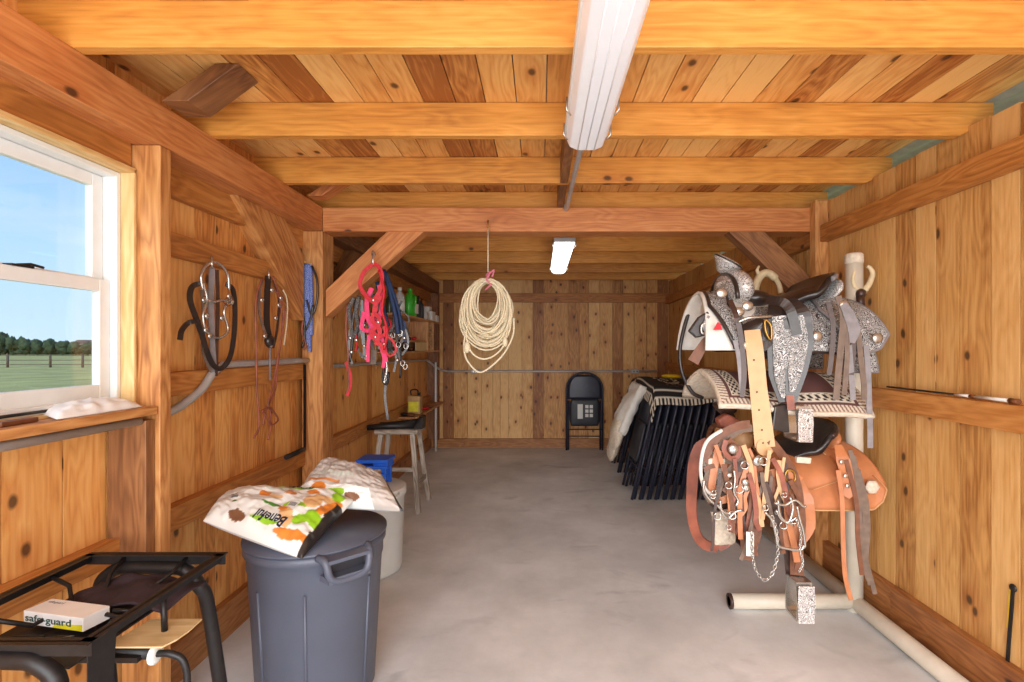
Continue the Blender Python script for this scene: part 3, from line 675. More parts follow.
# ---------------------------------------------------------------- bins
BX, BY = -.84, 1.89
t = thing('grey_bin', (BX, BY, 0), 'large round grey plastic bin carrying the pet food sacks', 'bin')
b = MB(); b.lathe([(.0,0),(.195,0),(.205,.02),(.232,.50),(.236,.505),(.236,.555),(.246,.56),(.246,.585),(.232,.59),(.226,.58),(.19,.03),(0,.03)], (BX,BY,0), None, 56); b.build('body', M['greybin'], t)
for a in (-120, -76, -18, 40, 100, 160):
    ca_, sa_ = math.cos(math.radians(a)), math.sin(math.radians(a)); b = MB()
    b.tube([(BX+.204*ca_,BY+.204*sa_,.02),(BX+.230*ca_,BY+.230*sa_,.46)], .006, 6); b.build('rib', M['greybin'], t)
for a in (-46, 134):
    R3 = Matrix.Rotation(math.radians(a), 3, 'Z')
    def q(r, tt, z): return V((BX,BY,0))+R3 @ V((r, tt, z))
    b = MB(); b.tube(catmull([q(.235,-.085,.588),q(.275,-.075,.58),q(.285,-.06,.525),q(.285,0,.512),q(.285,.06,.525),q(.275,.075,.58),q(.235,.085,.588)],4), .013, 8)
    b.prism([q(.235,-.085,.58),q(.29,-.07,.575),q(.29,.07,.575),q(.235,.085,.58)], (0,0,.012))
    b.prism([q(.235,-.08,.51),q(.292,-.07,.51),q(.292,.07,.51),q(.235,.08,.51)], (0,0,.02)); b.build('handle', M['greybin'], t)
    b = MB(); b.prism([q(.2475,-.065,.52),q(.2475,.065,.52),q(.2475,.065,.583),q(.2475,-.065,.583)], R3 @ V((.003,0,0))); b.build('handle_recess', M['dkgrey'], t)
b = MB(); b.lathe([(.243,.59),(.25,.592),(.25,.60),(0,.602)], (BX,BY,0), None, 48); b.build('lid', M['greybin'], t)
WX, WY = -1.0, 2.91
t = thing('white_bin', (WX, WY, 0), 'round white plastic bin standing behind the grey bin', 'bin')
b = MB(); b.lathe([(0,0),(.185,0),(.192,.02),(.205,.43),(.215,.435),(.215,.475),(.208,.48),(0,.482)], (WX,WY,0), None, 48); b.build('body', M['whitebin'], t)
b = MB(); b.tube([(WX+.16,WY-.15,.46),(WX+.18,WY-.16,.45),(WX+.20,WY-.10,.45),(WX+.2,WY-.08,.46)], .01, 6); b.build('handle', M['whitebin'], t)
b = MB(); bx0 = V((-.965, 2.95, .484))
for p in ((-.06,-.05),(.06,-.05),(.06,.05),(-.06,.05)): b.box(bx0.x+p[0]-.015,bx0.x+p[0]+.015,bx0.y+p[1]-.01,bx0.y+p[1]+.01,.483,.60)
b.box(bx0.x-.085,bx0.x+.085,bx0.y-.07,bx0.y+.07,.585,.602); b.box(bx0.x-.08,bx0.x+.075,bx0.y-.075,bx0.y-.06,.545,.56); b.box(bx0.x-.095,bx0.x+.09,bx0.y-.08,bx0.y+.08,.62,.64); b.box(bx0.x+.0,bx0.x+.085,bx0.y-.06,bx0.y+.06,.60,.622)
tag(b.build('blue_crate', M['blue'], bevel=.004), 'bright blue plastic stacking tray on top of the white bin', 'tray')

# pet food sacks ---- printed colours in sack coordinates
def el(u, v, cu, cv, a, b_, rot=0):
    c, s_ = math.cos(rot), math.sin(rot); x, y = (u-cu), (v-cv); return ((x*c+y*s_)/a)**2+((-x*s_+y*c)/b_)**2 < 1
WHT=lin((226,226,220)); ORG_=lin((214,128,50)); GRN=lin((140,190,40)); DGN=lin((70,130,40)); BEI=lin((216,172,120)); BLK=lin((36,34,34)); PUR=lin((122,84,60)); TAN_=lin((186,120,70))
def bag1(u, v):   # u along the sack (left to right), v from near edge to far edge
    c = WHT
    w = .012*math.sin(u*31)+.01*math.sin(v*23)
    if el(u,v,.60,.86,.16,.05,.2) and not el(u,v,.60,.90,.15,.05,.2): c = GRN
    if el(u,v,.40,.58,.05,.07): c = ORG_
    if el(u,v,.50,.52,.07,.035,-.1): c = BEI
    if el(u,v,.70,.44,.10,.05,.5+w*9): c = GRN
    if el(u,v,.53,.36,.10,.025,-.1): c = DGN
    if el(u,v,.86,.72,.09,.06,.3): c = BEI
    if el(u,v,.80,.58,.07,.12): c = BEI
    if el(u,v,.92,.86,.05,.09): c = GRN
    if el(u,v,.93,.60,.045,.2,-.2): c = ORG_
    if el(u,v,.90,.36,.07,.10,.6) or el(u,v,.82,.28,.05,.09,-.5): c = GRN
    if el(u,v,.70,.24,.06,.13,.4): c = BEI
    if el(u,v,.64,.33,.04,.05): c = ORG_
    if el(u,v,.84,.09,.17,.045,.18): c = ORG_
    if el(u,v,.30,.10,.09,.06,-.3): c = PUR
    if el(u,v,.45,.72,.12,.03,.1): c = lin((190,200,190))
    if el(u,v,.55,.12,.13,.03,.1): c = GRN
    if el(u,v,.74,.78,.05,.05): c = ORG_
    if el(u,v,.60,.62,.05,.04,.4): c = TAN_
    if el(u,v,.12,.45,.10,.02,.3): c = lin((196,200,204))
    if el(u,v,.21,.28,.02,.025): c = DGN
    if u > .955+w*.5 and v < .75: c = BLK
    return c
def bag2(u, v):
    c = lin((180,172,164)); w = .02*math.sin(u*17+v*9)
    if v+w < .26 and u < .75: c = WHT
    if el(u,v,.25,.18,.08,.10): c = ORG_
    if el(u,v,.42,.12,.10,.07,.4): c = GRN
    if el(u,v,.58,.08,.07,.05): c = PUR
    if .30 < v < .36 and .10 < u < .45: c = TAN_
    if .44 < v < .52 and .15 < u < .6 and int(u*60) % 3: c = lin((180,186,172))
    if .66 < v < .70 and .2 < u < .8: c = lin((160,154,148))
    if u > .965: c = BLK
    return c
def sack(name, corners, h, colf, label, seed, n=(110, 80), wr=.012):
    b = MB(); top = blob_sheet(b, corners, h, n[0], n[1], wr, 6, seed, colf, .42)
    o = b.build(name, M['bagprint']); tag(o, label, 'sack', 'pet food sacks'); return o, top
c2 = [P(290,500,1.98), P(404,492,1.90), P(383,474,2.10), P(328,458,2.20)]
c2 = [V((c.x, c.y, z)) for c, z in zip(c2, (.665,.665,.745,.80))]
sack('pet_food_sack', c2, .075, bag2, 'pale grey-beige end of a pet food sack, on the rear of the bin', 11)
c1 = [P(203,521,1.76), P(302,559,1.62), P(354,500,1.93), P(226,494,2.02)]
o, top = sack('pet_food_sack', c1, .075, bag1, 'white pet food sack printed with vegetables, lying across the grey bin front', 4)
def onbag(u0, v0, uu, uv_, vu, vv, off=.0025):
    def f(x, y):
        u = u0+uu*x+uv_*y; v = v0+vu*x+vv*y; u = min(.99,max(.01,u)); v = min(.99,max(.01,v))
        p = top(u, v); d = top(min(1,u+.01), v)-top(max(0,u-.01), v); e_ = top(u, min(1,v+.01))-top(u, max(0,v-.01))
        n_ = d.cross(e_).normalized(); n_ = n_ if n_.z > 0 else -n_; return p+n_*off
    return f
text('Beneful', 1, None, None, None, M['ink'], 'lettering', o, onbag(.74,.215,-.092,.0,-.0,-.17), bold=.02, shear=.3)
text('Beneful', 1, None, None, None, M['ink'], 'lettering', o, onbag(.73,.93,-.07,.0,-.02,-.13), bold=.02, shear=.3)
text('IIIIIIII', 1, None, None, None, M['ink'], 'lettering', o, onbag(.13,.46,.030,.0,-.0,.07), bold=.01)
text('IIIIIIII', 1, None, None, None, M['ink'], 'lettering', o, onbag(.16,.34,.030,.0,-.0,.07), bold=.01)
b = MB(); b.sheet(lambda a, c: onbag(.655+.08*a, .34+.14*c, 0,0,0,0)(0,0), 6, 6); b.build('printed_label', M['label_w'], o)
b = MB()
for k in range(7): b.sheet(lambda a, c, k=k: onbag(.665+.009*k+.004*a, .37+.07*c, 0,0,0,0,.0035)(0,0), 1, 4)
b.build('barcode', M['ink'], o)

# ---------------------------------------------------------------- stool with tool
t = thing('wooden_stool', (-1.13, 4.05, 0), 'weathered grey-white wooden stool by the left wall', 'stool')
b = MB(); b.box(-1.30,-.96,3.91,4.19,.605,.64, grain=0); b.build('seat', M['stool'], t, bevel=.006)
for sx in (-1, 1):
    for sy in (-1, 1):
        b = MB(); b.beam((-1.13+sx*.125,4.05+sy*.10,.606),(-1.13+sx*.19,4.05+sy*.18,.0), .035, .035, (0,1,0)); b.build('leg', M['stool'], t)
for sx in (-1, 1):
    b = MB(); b.beam((-1.13+sx*.168,4.05-.15,.21),(-1.13+sx*.168,4.05+.15,.21), .022, .03); b.build('stretcher', M['stool'], t)
b = MB(); b.beam((-1.13-.155,4.05-.13,.33),(-1.13+.155,4.05-.13,.33), .022, .03); b.build('stretcher', M['stool'], t)
b = MB(); b.tube([(-1.36,3.93,.655),(-1.2,3.98,.662),(-.97,4.02,.668)], [.022,.03,.05], 10); b.prism([(-1.0,3.94,.642),(-.93,3.94,.642),(-.93,3.97,.73),(-.96,3.98,.74)], (0,.12,0)); b.tube([(-1.3,4.06,.66),(-.98,4.1,.672)], .02, 8)
tag(b.build('folded_tool', M['black']), 'long black folded tool bundle lying on the stool', 'tool')

# ---------------------------------------------------------------- rear left shelves
t = thing('wall_shelf', (-1.3, 4.8, 1.24), 'small wooden wall shelf unit with bottles on top, rear left wall', 'shelf')
def part(name, mat, *a, **k):
    b = MB(); b.box(*a, **k); return b.build(name, M[mat], t, bevel=.002)
part('top_board', 'shelf', XL, -1.15, 4.1, 5.75, 1.555, 1.572, grain=1); part('middle_board', 'shelf', XL, -1.18, 4.3, 5.2, 1.335, 1.35, grain=1); part('bottom_board', 'shelf', XL, -1.17, 4.3, 5.9, 1.235, 1.25, grain=1)
part('back_panel', 'pale', XL, -1.41, 4.3, 5.2, 1.25, 1.555); part('end_panel', 'shelf', XL, -1.16, 5.2, 5.215, 1.25, 1.555); part('end_panel', 'shelf', XL, -1.16, 5.45, 5.465, 1.25, 1.555)
for k in range(7): part('divider', 'pale', XL, -1.165, 5.217, 5.449, 1.275+k*.038, 1.28+k*.038)
part('door_panel', 'pale', -1.185, -1.178, 4.75, 5.2, 1.252, 1.334); part('bracket', 'shelf', XL, -1.40, 4.3, 4.33, 1.10, 1.235)
def bottle(x, y, z, r, h, mat, lab, cap='label_w', lbl=None, name='bottle', neck=.35):
    tt = thing(name, (x,y,z), lab, 'bottle', 'bottles on the wall shelf')
    b = MB(); b.lathe([(0,0),(r*.95,0),(r,.006),(r,h*.62),(r*.85,h*.72),(r*neck,h*.82),(r*neck,h*.9),(0,h*.9)], (x,y,z), None, 18); b.build('body', M[mat], tt)
    b = MB(); b.lathe([(r*neck*1.2,h*.88),(r*neck*1.2,h),(0,h)], (x,y,z), None, 12); b.build('cap', M[cap], tt)
    if lbl:
        b = MB(); b.lathe([(r*1.02,h*.12),(r*1.02,h*.55)], (x,y,z), None, 18); b.build('label', M[lbl], tt)
bottle(-1.25,4.15,1.573,.03,.17,'dgreen','small dark green bottle at the near end of the wall shelf','black')
bottle(-1.22,4.35,1.573,.042,.235,'clear','clear bottle with a white and pink label on the wall shelf','label_w','label_w')
b = MB()
bottle(-1.2,4.92,1.573,.03,.22,'dkgrey','dark bottle behind the green jug on the wall shelf','black')
bottle(-1.2,5.06,1.573,.026,.20,'dkgrey','slim black bottle next to the white cartons on the wall shelf','black')
tt = thing('green_jug', (-1.20,4.62,1.573), 'bright green plastic jug with handle on the wall shelf', 'jug')
b = MB(); M3 = Matrix.Diagonal(V((1,1.7,1))); b.lathe([(0,0),(.05,0),(.055,.01),(.055,.15),(.04,.2),(.018,.22),(.018,.235),(0,.235)], (-1.20,4.62,1.573), M3, 20); b.build('body', M['green'], tt)
b = MB(); b.lathe([(.022,.228),(.022,.255),(0,.255)], (-1.20,4.62,1.573), None, 14); b.build('cap', M['green'], tt)
b = MB(); b.tube(catmull([(-1.16,4.60,1.76),(-1.135,4.55,1.75),(-1.13,4.54,1.70),(-1.145,4.55,1.66)],4), .009, 7); b.build('handle', M['green'], tt)
b = MB(); b.box(-1.146,-1.143,4.58,4.70,1.60,1.69); b.build('label', M['label_w'], tt)
for (x,y,sx,sy,z,h,l) in ((-1.22,5.22,.10,.13,1.573,.075,'near white carton lying low on the wall shelf'),(-1.2,5.42,.10,.16,1.573,.10,'long white carton in the middle of the cartons on the wall shelf'),(-1.23,5.42,.09,.13,1.674,.05,'white carton stacked on top of the others on the wall shelf'),(-1.21,5.63,.12,.14,1.573,.07,'white carton at the far end of the wall shelf')):
    b = MB(); b.box(x-sx/2,x+sx/2,y-sy/2,y+sy/2,z,z+h); tag(b.build('carton', M['label_w'], bevel=.003), l, 'box', 'cartons on the wall shelf')
rs = random.Random(5)
for i in range(7):
    y = 4.4+i*.085; b = MB(); z = 1.351 if i % 2 else 1.251; b.ell((-1.24+rs.uniform(-.02,.03),y,z+.018), (.022,.035,.018), seg=8, rings=6, wob=.5)
    tag(b.build('shelf_oddment', M[['brownl','red','black','dkl'][i % 4]]), ['small dark oddment','small reddish oddment'][i % 2]+' lying in the wall shelf, number %s from the front' % ['one','two','three','four','five','six','seven'][i], 'oddment', 'oddments in the wall shelf')
t = thing('ledge_shelf', (-1.3, 5.5, .59), 'single low wooden shelf in the rear left corner', 'shelf')
b = MB(); b.box(XL,-1.19,4.85,6.26,.592,.61,grain=1); b.build('board', M['shelf'], t, bevel=.002)
b = MB(); b.box(XL,-1.385,5.2,5.24,.45,.592); b.build('bracket', M['shelf'], t); b = MB(); b.box(XL,-1.385,6.0,6.04,.45,.592); b.build('bracket', M['shelf'], t)
tt = thing('canister', (-1.27,5.08,.611), 'tan square oil canister with a yellow label on the low shelf', 'canister')
b = MB(); b.box(-1.335,-1.205,5.02,5.14,.611,.80); b.build('body', M['jug'], tt, bevel=.015)
b = MB(); b.box(-1.32,-1.22,5.016,5.02,.64,.74); b.build('label', M['yellow'], tt)
b = MB(); b.tube(catmull([(-1.31,5.08,.80),(-1.31,5.08,.85),(-1.25,5.08,.855),(-1.235,5.08,.80)],4), .008, 6); b.build('handle', M['black'], tt)
b = MB(); b.lathe([(.018,0),(.018,.03),(0,.03)], (-1.225,5.06,.80), None, 10); b.build('cap', M['black'], tt)
for i,(x,y,mm,l) in enumerate(((-1.33,4.93,'black','black bit of hardware at the near end of the low shelf'),(-1.26,4.9,'brownl','brown leather scrap at the near end of the low shelf'),(-1.24,5.4,'red','small red tool behind the canister on the low shelf'),(-1.23,5.6,'brownl','brown oddment toward the far end of the low shelf'))):
    b = MB(); b.ell((x,y,.628), (.045,.04,.017), seg=10, rings=6, wob=.6); tag(b.build('shelf_oddment', M[mm]), l, 'oddment', 'oddments on the low shelf')

# ---------------------------------------------------------------- pry bar on left girt
b = MB(); b.tube([(-1.355,2.88,1.19),(-1.355,2.88,.715),(-1.35,2.86,.705),(-1.35,2.66,.703)], [.008,.008,.014,.014], 8); tag(b.build('pry_bar', M['black']), 'black L-shaped bar resting on the lower left girt beside the post', 'bar')

# ---------------------------------------------------------------- folding chairs
def fchair(label, group, x=0, y=0):
    """folded metal chair standing in the YZ plane at x (opening faces -x), centred at y"""
    t = thing('folding_chair', (x, y, 0), label, 'chair', group)
    def hoop(dx, hw, z0, z1, rr=.12):
        pts = [(x+dx,y-hw,z0),(x+dx,y-hw,z1-rr)]
        for k in range(1, 10):
            a = PI*k/10; pts.append((x+dx, y-hw*math.cos(a), z1-rr+rr*math.sin(a)))
        return pts+[(x+dx,y+hw,z1-rr),(x+dx,y+hw,z0)]
    b = MB(); b.tube(hoop(0,.225,0,.97,.20), .0125, 8); b.build('front_frame', M['chair'], t)
    for sy in (-1, 1):
        b = MB(); b.tube([(x+.026,y+sy*.20,.0),(x+.026,y+sy*.20,.62)], .0115, 8); b.build('leg', M['chair'], t)
    b = MB(); b.tube([(x+.026,y-.2,.17),(x+.026,y+.2,.17)], .007, 6); b.tube([(x,y-.22,.26),(x,y+.22,.26)], .008, 6); b.build('crossbar', M['chair'], t)
    b = MB()
    def back(u, v):
        z = .64+.30*v; q = max(0., (z-.77)/.195); hw = .212*math.sqrt(max(0.02, 1-q*q)) if z > .77 else .212
        return V((x-.004-.012*math.sin(PI*u), y+(2*u-1)*hw, z))
    b.sheet(back, 12, 10); b.build('backrest', M['chair'], t, solid=.012)
    b = MB()
    def seat(u, v):
        k = 1-.10*abs(2*v-1)**4; return V((x-.018-.014*(1-abs(2*u-1)**4)*(1-abs(2*v-1)**4), y+(2*u-1)*.185*k, .31+.33*v))
    b.sheet(seat, 14, 14); b.build('seat', M['seatpad'], t, solid=.022)
    return t
ch = fchair('lone black folding chair standing folded against the back wall', None, 0, 0)
ch.location = P(584.5, 447, 6.25).to_2d().to_3d(); ch.rotation_euler = (0, 0, 0)
ch.rotation_euler = (0, math.radians(0), math.radians(90))
# printed labels on the underside of its seat
def chair_label(y0, y1, z0, z1):
    b = MB(); b.box(-.0475,-.046,y0,y1,z0,z1); o = b.build('printed_label', M['label_w'], None, org=(0,0,0)); o.parent = ch; return o
chair_label(.025,.09,.40,.58)
for r_ in range(3):
    for c_ in range(2): chair_label(-.045-c_*.055,-.005-c_*.055,.42+r_*.055,.46+r_*.055)
proto = fchair('x', 'stacked folding chairs', 0, 0)
lean = math.radians(13)
def stackchair(o, X, Y, label):
    o.location = (X, Y, .004); o.rotation_euler = (0, lean, 0); o['label'] = label
first = True
ords = ['first','second','third','fourth','fifth','sixth','seventh','eighth','ninth','tenth']
for i in range(10):
    o = proto if first else copy_tree(proto); first = False
    stackchair(o, .775+.066*i, 4.44, ('black folding chair, %s from the left in the near leaning row' % ords[i]) if i else 'leftmost black folding chair of the near leaning row under the round-patterned rug')
for i in range(5):
    o = copy_tree(proto); stackchair(o, .80+.066*i, 5.35, 'black folding chair, %s from the left in the far leaning row behind the near row' % ords[i])

# white padded things between rows and rug on top
b = MB()
def wpad(u, v):
    a = u*2.1-.2; x = .93-.17*math.sin(a*1.05)-.0; z = .52+.42*u
    y = 4.44+.38*v; bulge = .05*math.sin(PI*min(1,u*1.2))*math.sin(PI*v)
    return V((.725+.20*u+.0*v-bulge-.03*mnoise.noise(V((u*5,v*5,1))), y, z))
b.sheet(wpad, 22, 16); tag(b.build('white_cushion', M['padw'], solid=.07), 'white padded cushion leaning against the stacked chairs, under the rug', 'cushion')
b = MB(); b.ell((.715,4.62,.52), (.06,.17,.20), Matrix.Rotation(math.radians(13),3,'Y'), 20, 14, .25)
tag(b.build('cream_bolster', M['fleece']), 'lower cream puffy bolster squeezed beside the stacked chairs', 'cushion')
b = MB(); b.ell((.685,4.68,.36), (.05,.15,.13), Matrix.Rotation(math.radians(13),3,'Y'), 20, 14, .2)
tag(b.build('cream_bolster', M['fleece']), 'lowest cream bolster near the chair feet', 'cushion')
def rugcol(u, v):
    x = (u-.42)*1.9; y = (v-.0)*1.15; r = math.hypot(x, y-.25); a = math.atan2(y-.25, x)
    K = lin((26,24,26)); Wc = lin((222,214,196))
    e_ = min(u, 1-u, v*1.0, 1-v)
    if r < .10: return Wc if (r > .07 or r < .03) else K
    if r < .2: return K
    if r < .25: return Wc if math.sin(a*26) > -.2 else K
    if r < .33: return K if math.sin(a*13+r*40) > 0 else Wc
    if e_ < .055: return Wc if math.sin((u*150 if min(v,1-v) < min(u,1-u) else v*110)) > 0 else K
    if e_ < .065: return Wc
    if .10 < e_ < .115: return Wc if math.sin(u*60)*math.sin(v*60) > -.3 else K
    return K
def rugf(u, v):
    X = .875+.76*u; Y = 5.02-.90*v; z = .965+.012*math.sin(u*9)+.02*math.sin(v*5+u*3)
    if v > .86: z -= (v-.86)*1.1; Y = 5.02-.92*(.86+(v-.86)*.55)
    if u < .12: z -= (.12-u)*1.1; X += (.12-u)*.45
    return V((X, Y, z))
b = MB(); b.sheet(rugf, 110, 90, rugcol); tag(b.build('round_patterned_rug', M['vc'], solid=.012), 'black and cream patterned woven rug draped on top of the stacked chairs', 'rug')
b = MB(); b.ell((1.30,4.95,1.0), (.09,.06,.022), wob=.3); tag(b.build('yellow_cloth', M['yellow2']), 'small bright yellow cloth on top of the rug', 'cloth')

# ---------------------------------------------------------------- hanging lariats
HX = (488-CX)/F*2.90
t = thing('lariat_coil', (HX, 2.88, 1.25), 'thick bundle of coiled cream lariat ropes hanging from the tie beam', 'rope')
rr = random.Random(9)
def coil(n, g0, g1, y0):
    pts = []; zt = HC+(CY-281)/172; gs = [rr.uniform(g0, g1) for _ in range(n+2)]; ys = [rr.uniform(-.035, .035) for _ in range(n+2)]; xs_ = [rr.uniform(-.012, .012) for _ in range(n+2)]; zs_ = [rr.uniform(-.012, .004) for _ in range(n+2)]
    for k in range(n*26):
        tt = k/26; i = int(tt); q = tt-i; a = 2*PI*tt
        g = lerp_(gs[i], gs[i+1], q); rx = .06+.095*g; rz = .095+.115*g
        pts.append(V((HX+lerp_(xs_[i], xs_[i+1], q)+rx*math.sin(a)*(1+.04*math.sin(3*a+i)), y0+lerp_(ys[i], ys[i+1], q), zt+lerp_(zs_[i], zs_[i+1], q)-rz+rz*math.cos(a)+.006*math.sin(2*a+i))))
    return pts
def lerp_(a, c, q): return a+(c-a)*q
for (n, g0, g1, y0) in ((11,.0,.5,2.87),(10,.4,.85,2.86),(10,.55,1.0,2.85),(7,.2,.9,2.83)):
    b = MB(); b.tube(coil(n, g0, g1, y0), .0052, 6); b.build('rope_coil', M['rope'], t)
b = MB(); b.tube(catmull([P(466,330,2.84),P(464,345,2.84),P(466,358,2.84),P(474,369,2.84),P(482,372,2.84),P(494,364,2.84),P(505,352,2.84),P(513,335,2.84),P(514,318,2.84)],6), .0058, 6)
b.tube(catmull([P(466,330,2.83),P(468,345,2.83),P(474,355,2.83),P(484,359,2.83),P(495,355,2.83),P(504,345,2.83),P(507,332,2.83)],6), .0055, 6)
b.build('loose_loop', M['rope'], t)
b = MB(); b.ell(P(467,347,2.83), (.017,.015,.028), wob=.4); b.build('knot', M['rope'], t)
b = MB(); b.ell(P(505,342,2.83), (.015,.015,.03), wob=.4); b.build('knot', M['rope'], t)
b = MB(); b.tube(catmull([P(486,276,2.83),P(490,272,2.82),P(487,280,2.80),P(491,284,2.82),P(485,290,2.86)],5), .006, 6); b.tube(catmull([P(488,275,2.82),P(494,270,2.82),P(492,277,2.82)],4), .005, 5); b.build('pink_tie', M['pink'], t)
b = MB(); b.tube([P(488,226,2.87),P(488,275,2.86)], .0035, 5); b.build('hanging_cord', M['rope'], t)
b = MB()
for k in range(26): 
    a = V((HX+rr.uniform(-.1,.08), 2.86+rr.uniform(-.03,.03), HC+.06+rr.uniform(-.03,.03))); b.tube([a, a+V((rr.uniform(-.06,.06), rr.uniform(-.03,.03), rr.uniform(-.03,.04)))], .0014, 4)
o = b.build('hay_wisps', M['jug'], t); o['kind'] = 'stuff'
b = MB(); b.tube(catmull([P(488,221,2.918),P(488,221,2.88),P(488,226,2.865),P(488,229,2.88),P(488,227,2.895)],4), .0035, 6); tag(b.build('screw_hook', M['brass']), 'brass screw hook in the tie beam holding the lariat cord', 'hook')

# ---------------------------------------------------------------- tack on the left wall
def Wl(pts, X, dx=0): return [W(p[0], p[1], X+(p[2] if len(p) > 2 else 0)) for p in pts]
NL = (1, -.5, 0)
t = thing('silver_bridle', W(213,350,-1.34), 'black leather bridle with silver fittings hanging on the left wall beside the window', 'bridle')
def rb(name, mat, pts, w, X, par, nrm=NL, th=.005): b = MB(); b.ribbon(Wl(pts, X), w, th, nrm); return b.build(name, M[mat], par)
def tb(name, mat, pts, r, X, par): b = MB(); b.tube(catmull(Wl(pts, X), 5), r, 6); return b.build(name, M[mat], par)
rb('leather_strap','blackl',[(201,283),(192,287),(190,300),(196,318),(202,335),(207,352),(214,366),(222,368),(230,357),(234,335),(235,310),(233,290),(226,284)],.02,-1.33,t)
rb('leather_strap','greyl',[(212,268),(211,300),(212,340),(214,372)],.022,-1.34,t)
rb('leather_strap','dkl',[(217,270),(218,300),(217,340),(216,376)],.012,-1.335,t)
rb('leather_strap','blackl',[(200,322),(190,322),(182,330),(180,340)],.018,-1.33,t)
rb('leather_strap','taupe',[(202,290),(204,320),(203,350),(212,372),(220,372)],.012,-1.345,t)
tb('cheek_chain','steel',[(203,282),(207,300),(203,316),(207,332),(219,338),(228,330),(224,312),(230,298)],.0055,-1.325,t)
tb('bit_ring','steel',[(203,290),(201,276),(206,266),(213,262),(222,266),(228,276),(229,290)],.006,-1.325,t)
tb('bit_ring','steel',[(208,300),(214,302),(222,300),(230,302)],.006,-1.32,t)
for p in ((204,300),(207,316),(229,296),(222,318),(210,336),(206,330),(232,302)):
    b = MB(); b.ell(W(p[0],p[1],-1.32), (.007,.012,.012)); b.build('concho', M['steel'], t)
b = MB(); b.tube(catmull(Wl([(224,300),(231,296),(233,302),(228,306),(223,302)],-1.322),4), .003, 5); b.build('bit_shank', M['brownl'], t)
b = MB(); b.tube(catmull([W(212,257,-1.365),W(212,257,-1.33),W(212,264,-1.32),W(212,268,-1.33)],4), .0045, 6); tag(b.build('wall_hook', M['steel']), 'steel hook above the black and silver bridle', 'hook')
t = thing('red_rein_bridle', W(270,350,-1.34), 'bridle with long dark red reins hanging on the left wall between two bridle hooks', 'bridle')
t['label'] = 'bridle with long dark red reins, second tack item from the window'
rb('headstall','blackl',[(268,276),(267,300),(267,325),(271,345)],.030,-1.34,t)
rb('strap','taupe',[(262,280),(259,300),(261,320),(268,340)],.012,-1.34,t)
rb('strap','dkl',[(274,280),(279,300),(277,330),(273,348)],.012,-1.335,t)
tb('rein','redl',[(262,278),(256,300),(256,340),(257,390),(259,425),(254,438)],.005,-1.335,t)
tb('rein','redl',[(273,276),(280,300),(282,330),(278,360),(275,390),(266,410),(263,425)],.005,-1.33,t)
tb('rein','redl',[(275,290),(284,310),(280,345),(274,380),(268,405),(274,412),(278,420),(271,425),(266,415),(262,411),(270,408),(276,415)],.0045,-1.325,t)
tb('rein','redl',[(270,408),(271,425),(268,440)],.0045,-1.33,t)
tb('lead_cord','rope',[(283,290),(287,300),(287,320),(284,345)],.004,-1.335,t)
tb('strap','greyl',[(270,345),(270,380)],.005,-1.335,t)
for p in ((262,300),(272,290),(279,305),(276,318),(265,336),(271,345),(281,298)):
    b = MB(); b.ell(W(p[0],p[1],-1.322), (.008,.013,.013)); b.build('buckle', M['steel'], t)
b = MB(); b.ell(W(270,341,-1.33), (.02,.03,.03), wob=.3); b.build('concho', M['blackl'], t)
b = MB(); b.tube(catmull([W(269,270,-1.37),W(269,270,-1.33),W(269,275,-1.32),W(269,279,-1.33)],4), .0045, 6); tag(b.build('wall_hook', M['steel']), 'steel hook above the bridle with red reins', 'hook')
# blue rope on the brace post
def bluecol(): pass
t = thing('blue_rope_halter', P(308,310,2.88), 'blue and white braided rope coiled and hung on the left post', 'rope')
M['bluerope'] = filigree('blue_braid', (40,84,190), (190,200,226), 160, .7, 0, .5)
for dx, z1 in ((-4,330),(-1.5,345),(1.5,352),(4,335),(0,340)):
    b = MB(); b.tube(catmull([P(308+dx*.6,264,2.89),P(307+dx*1.1,290,2.885),P(308+dx*.8,315,2.885),P(309+dx*.6,z1,2.89)],5), .0095, 7); b.build('rope_strand', M['bluerope'], t)
for pts in ([(303,266),(300,290),(303,310),(305,335),(302,348)],[(312,266),(317,280),(317,300),(312,315),(307,300)],[(306,330),(311,318),(313,305)]):
    b = MB(); b.tube(catmull([P(a,c,2.878) for a,c in pts],5), .007, 6); b.build('black_strand', M['blackl'], t)
b = MB(); b.tube(catmull([P(303,320,2.875),P(302,332,2.875),P(306,344,2.875),P(304,350,2.875)],4), .006, 6); b.build('red_strand', M['redl'], t)
for p, l in (((305,262),'left of the two small nails over the blue rope'),((311,264),'right of the two small nails over the blue rope')):
    b = MB(); b.tube([P(p[0],p[1],2.925),P(p[0],p[1],2.875)], .003, 5); tag(b.build('nail', M['brass']), l, 'nail')

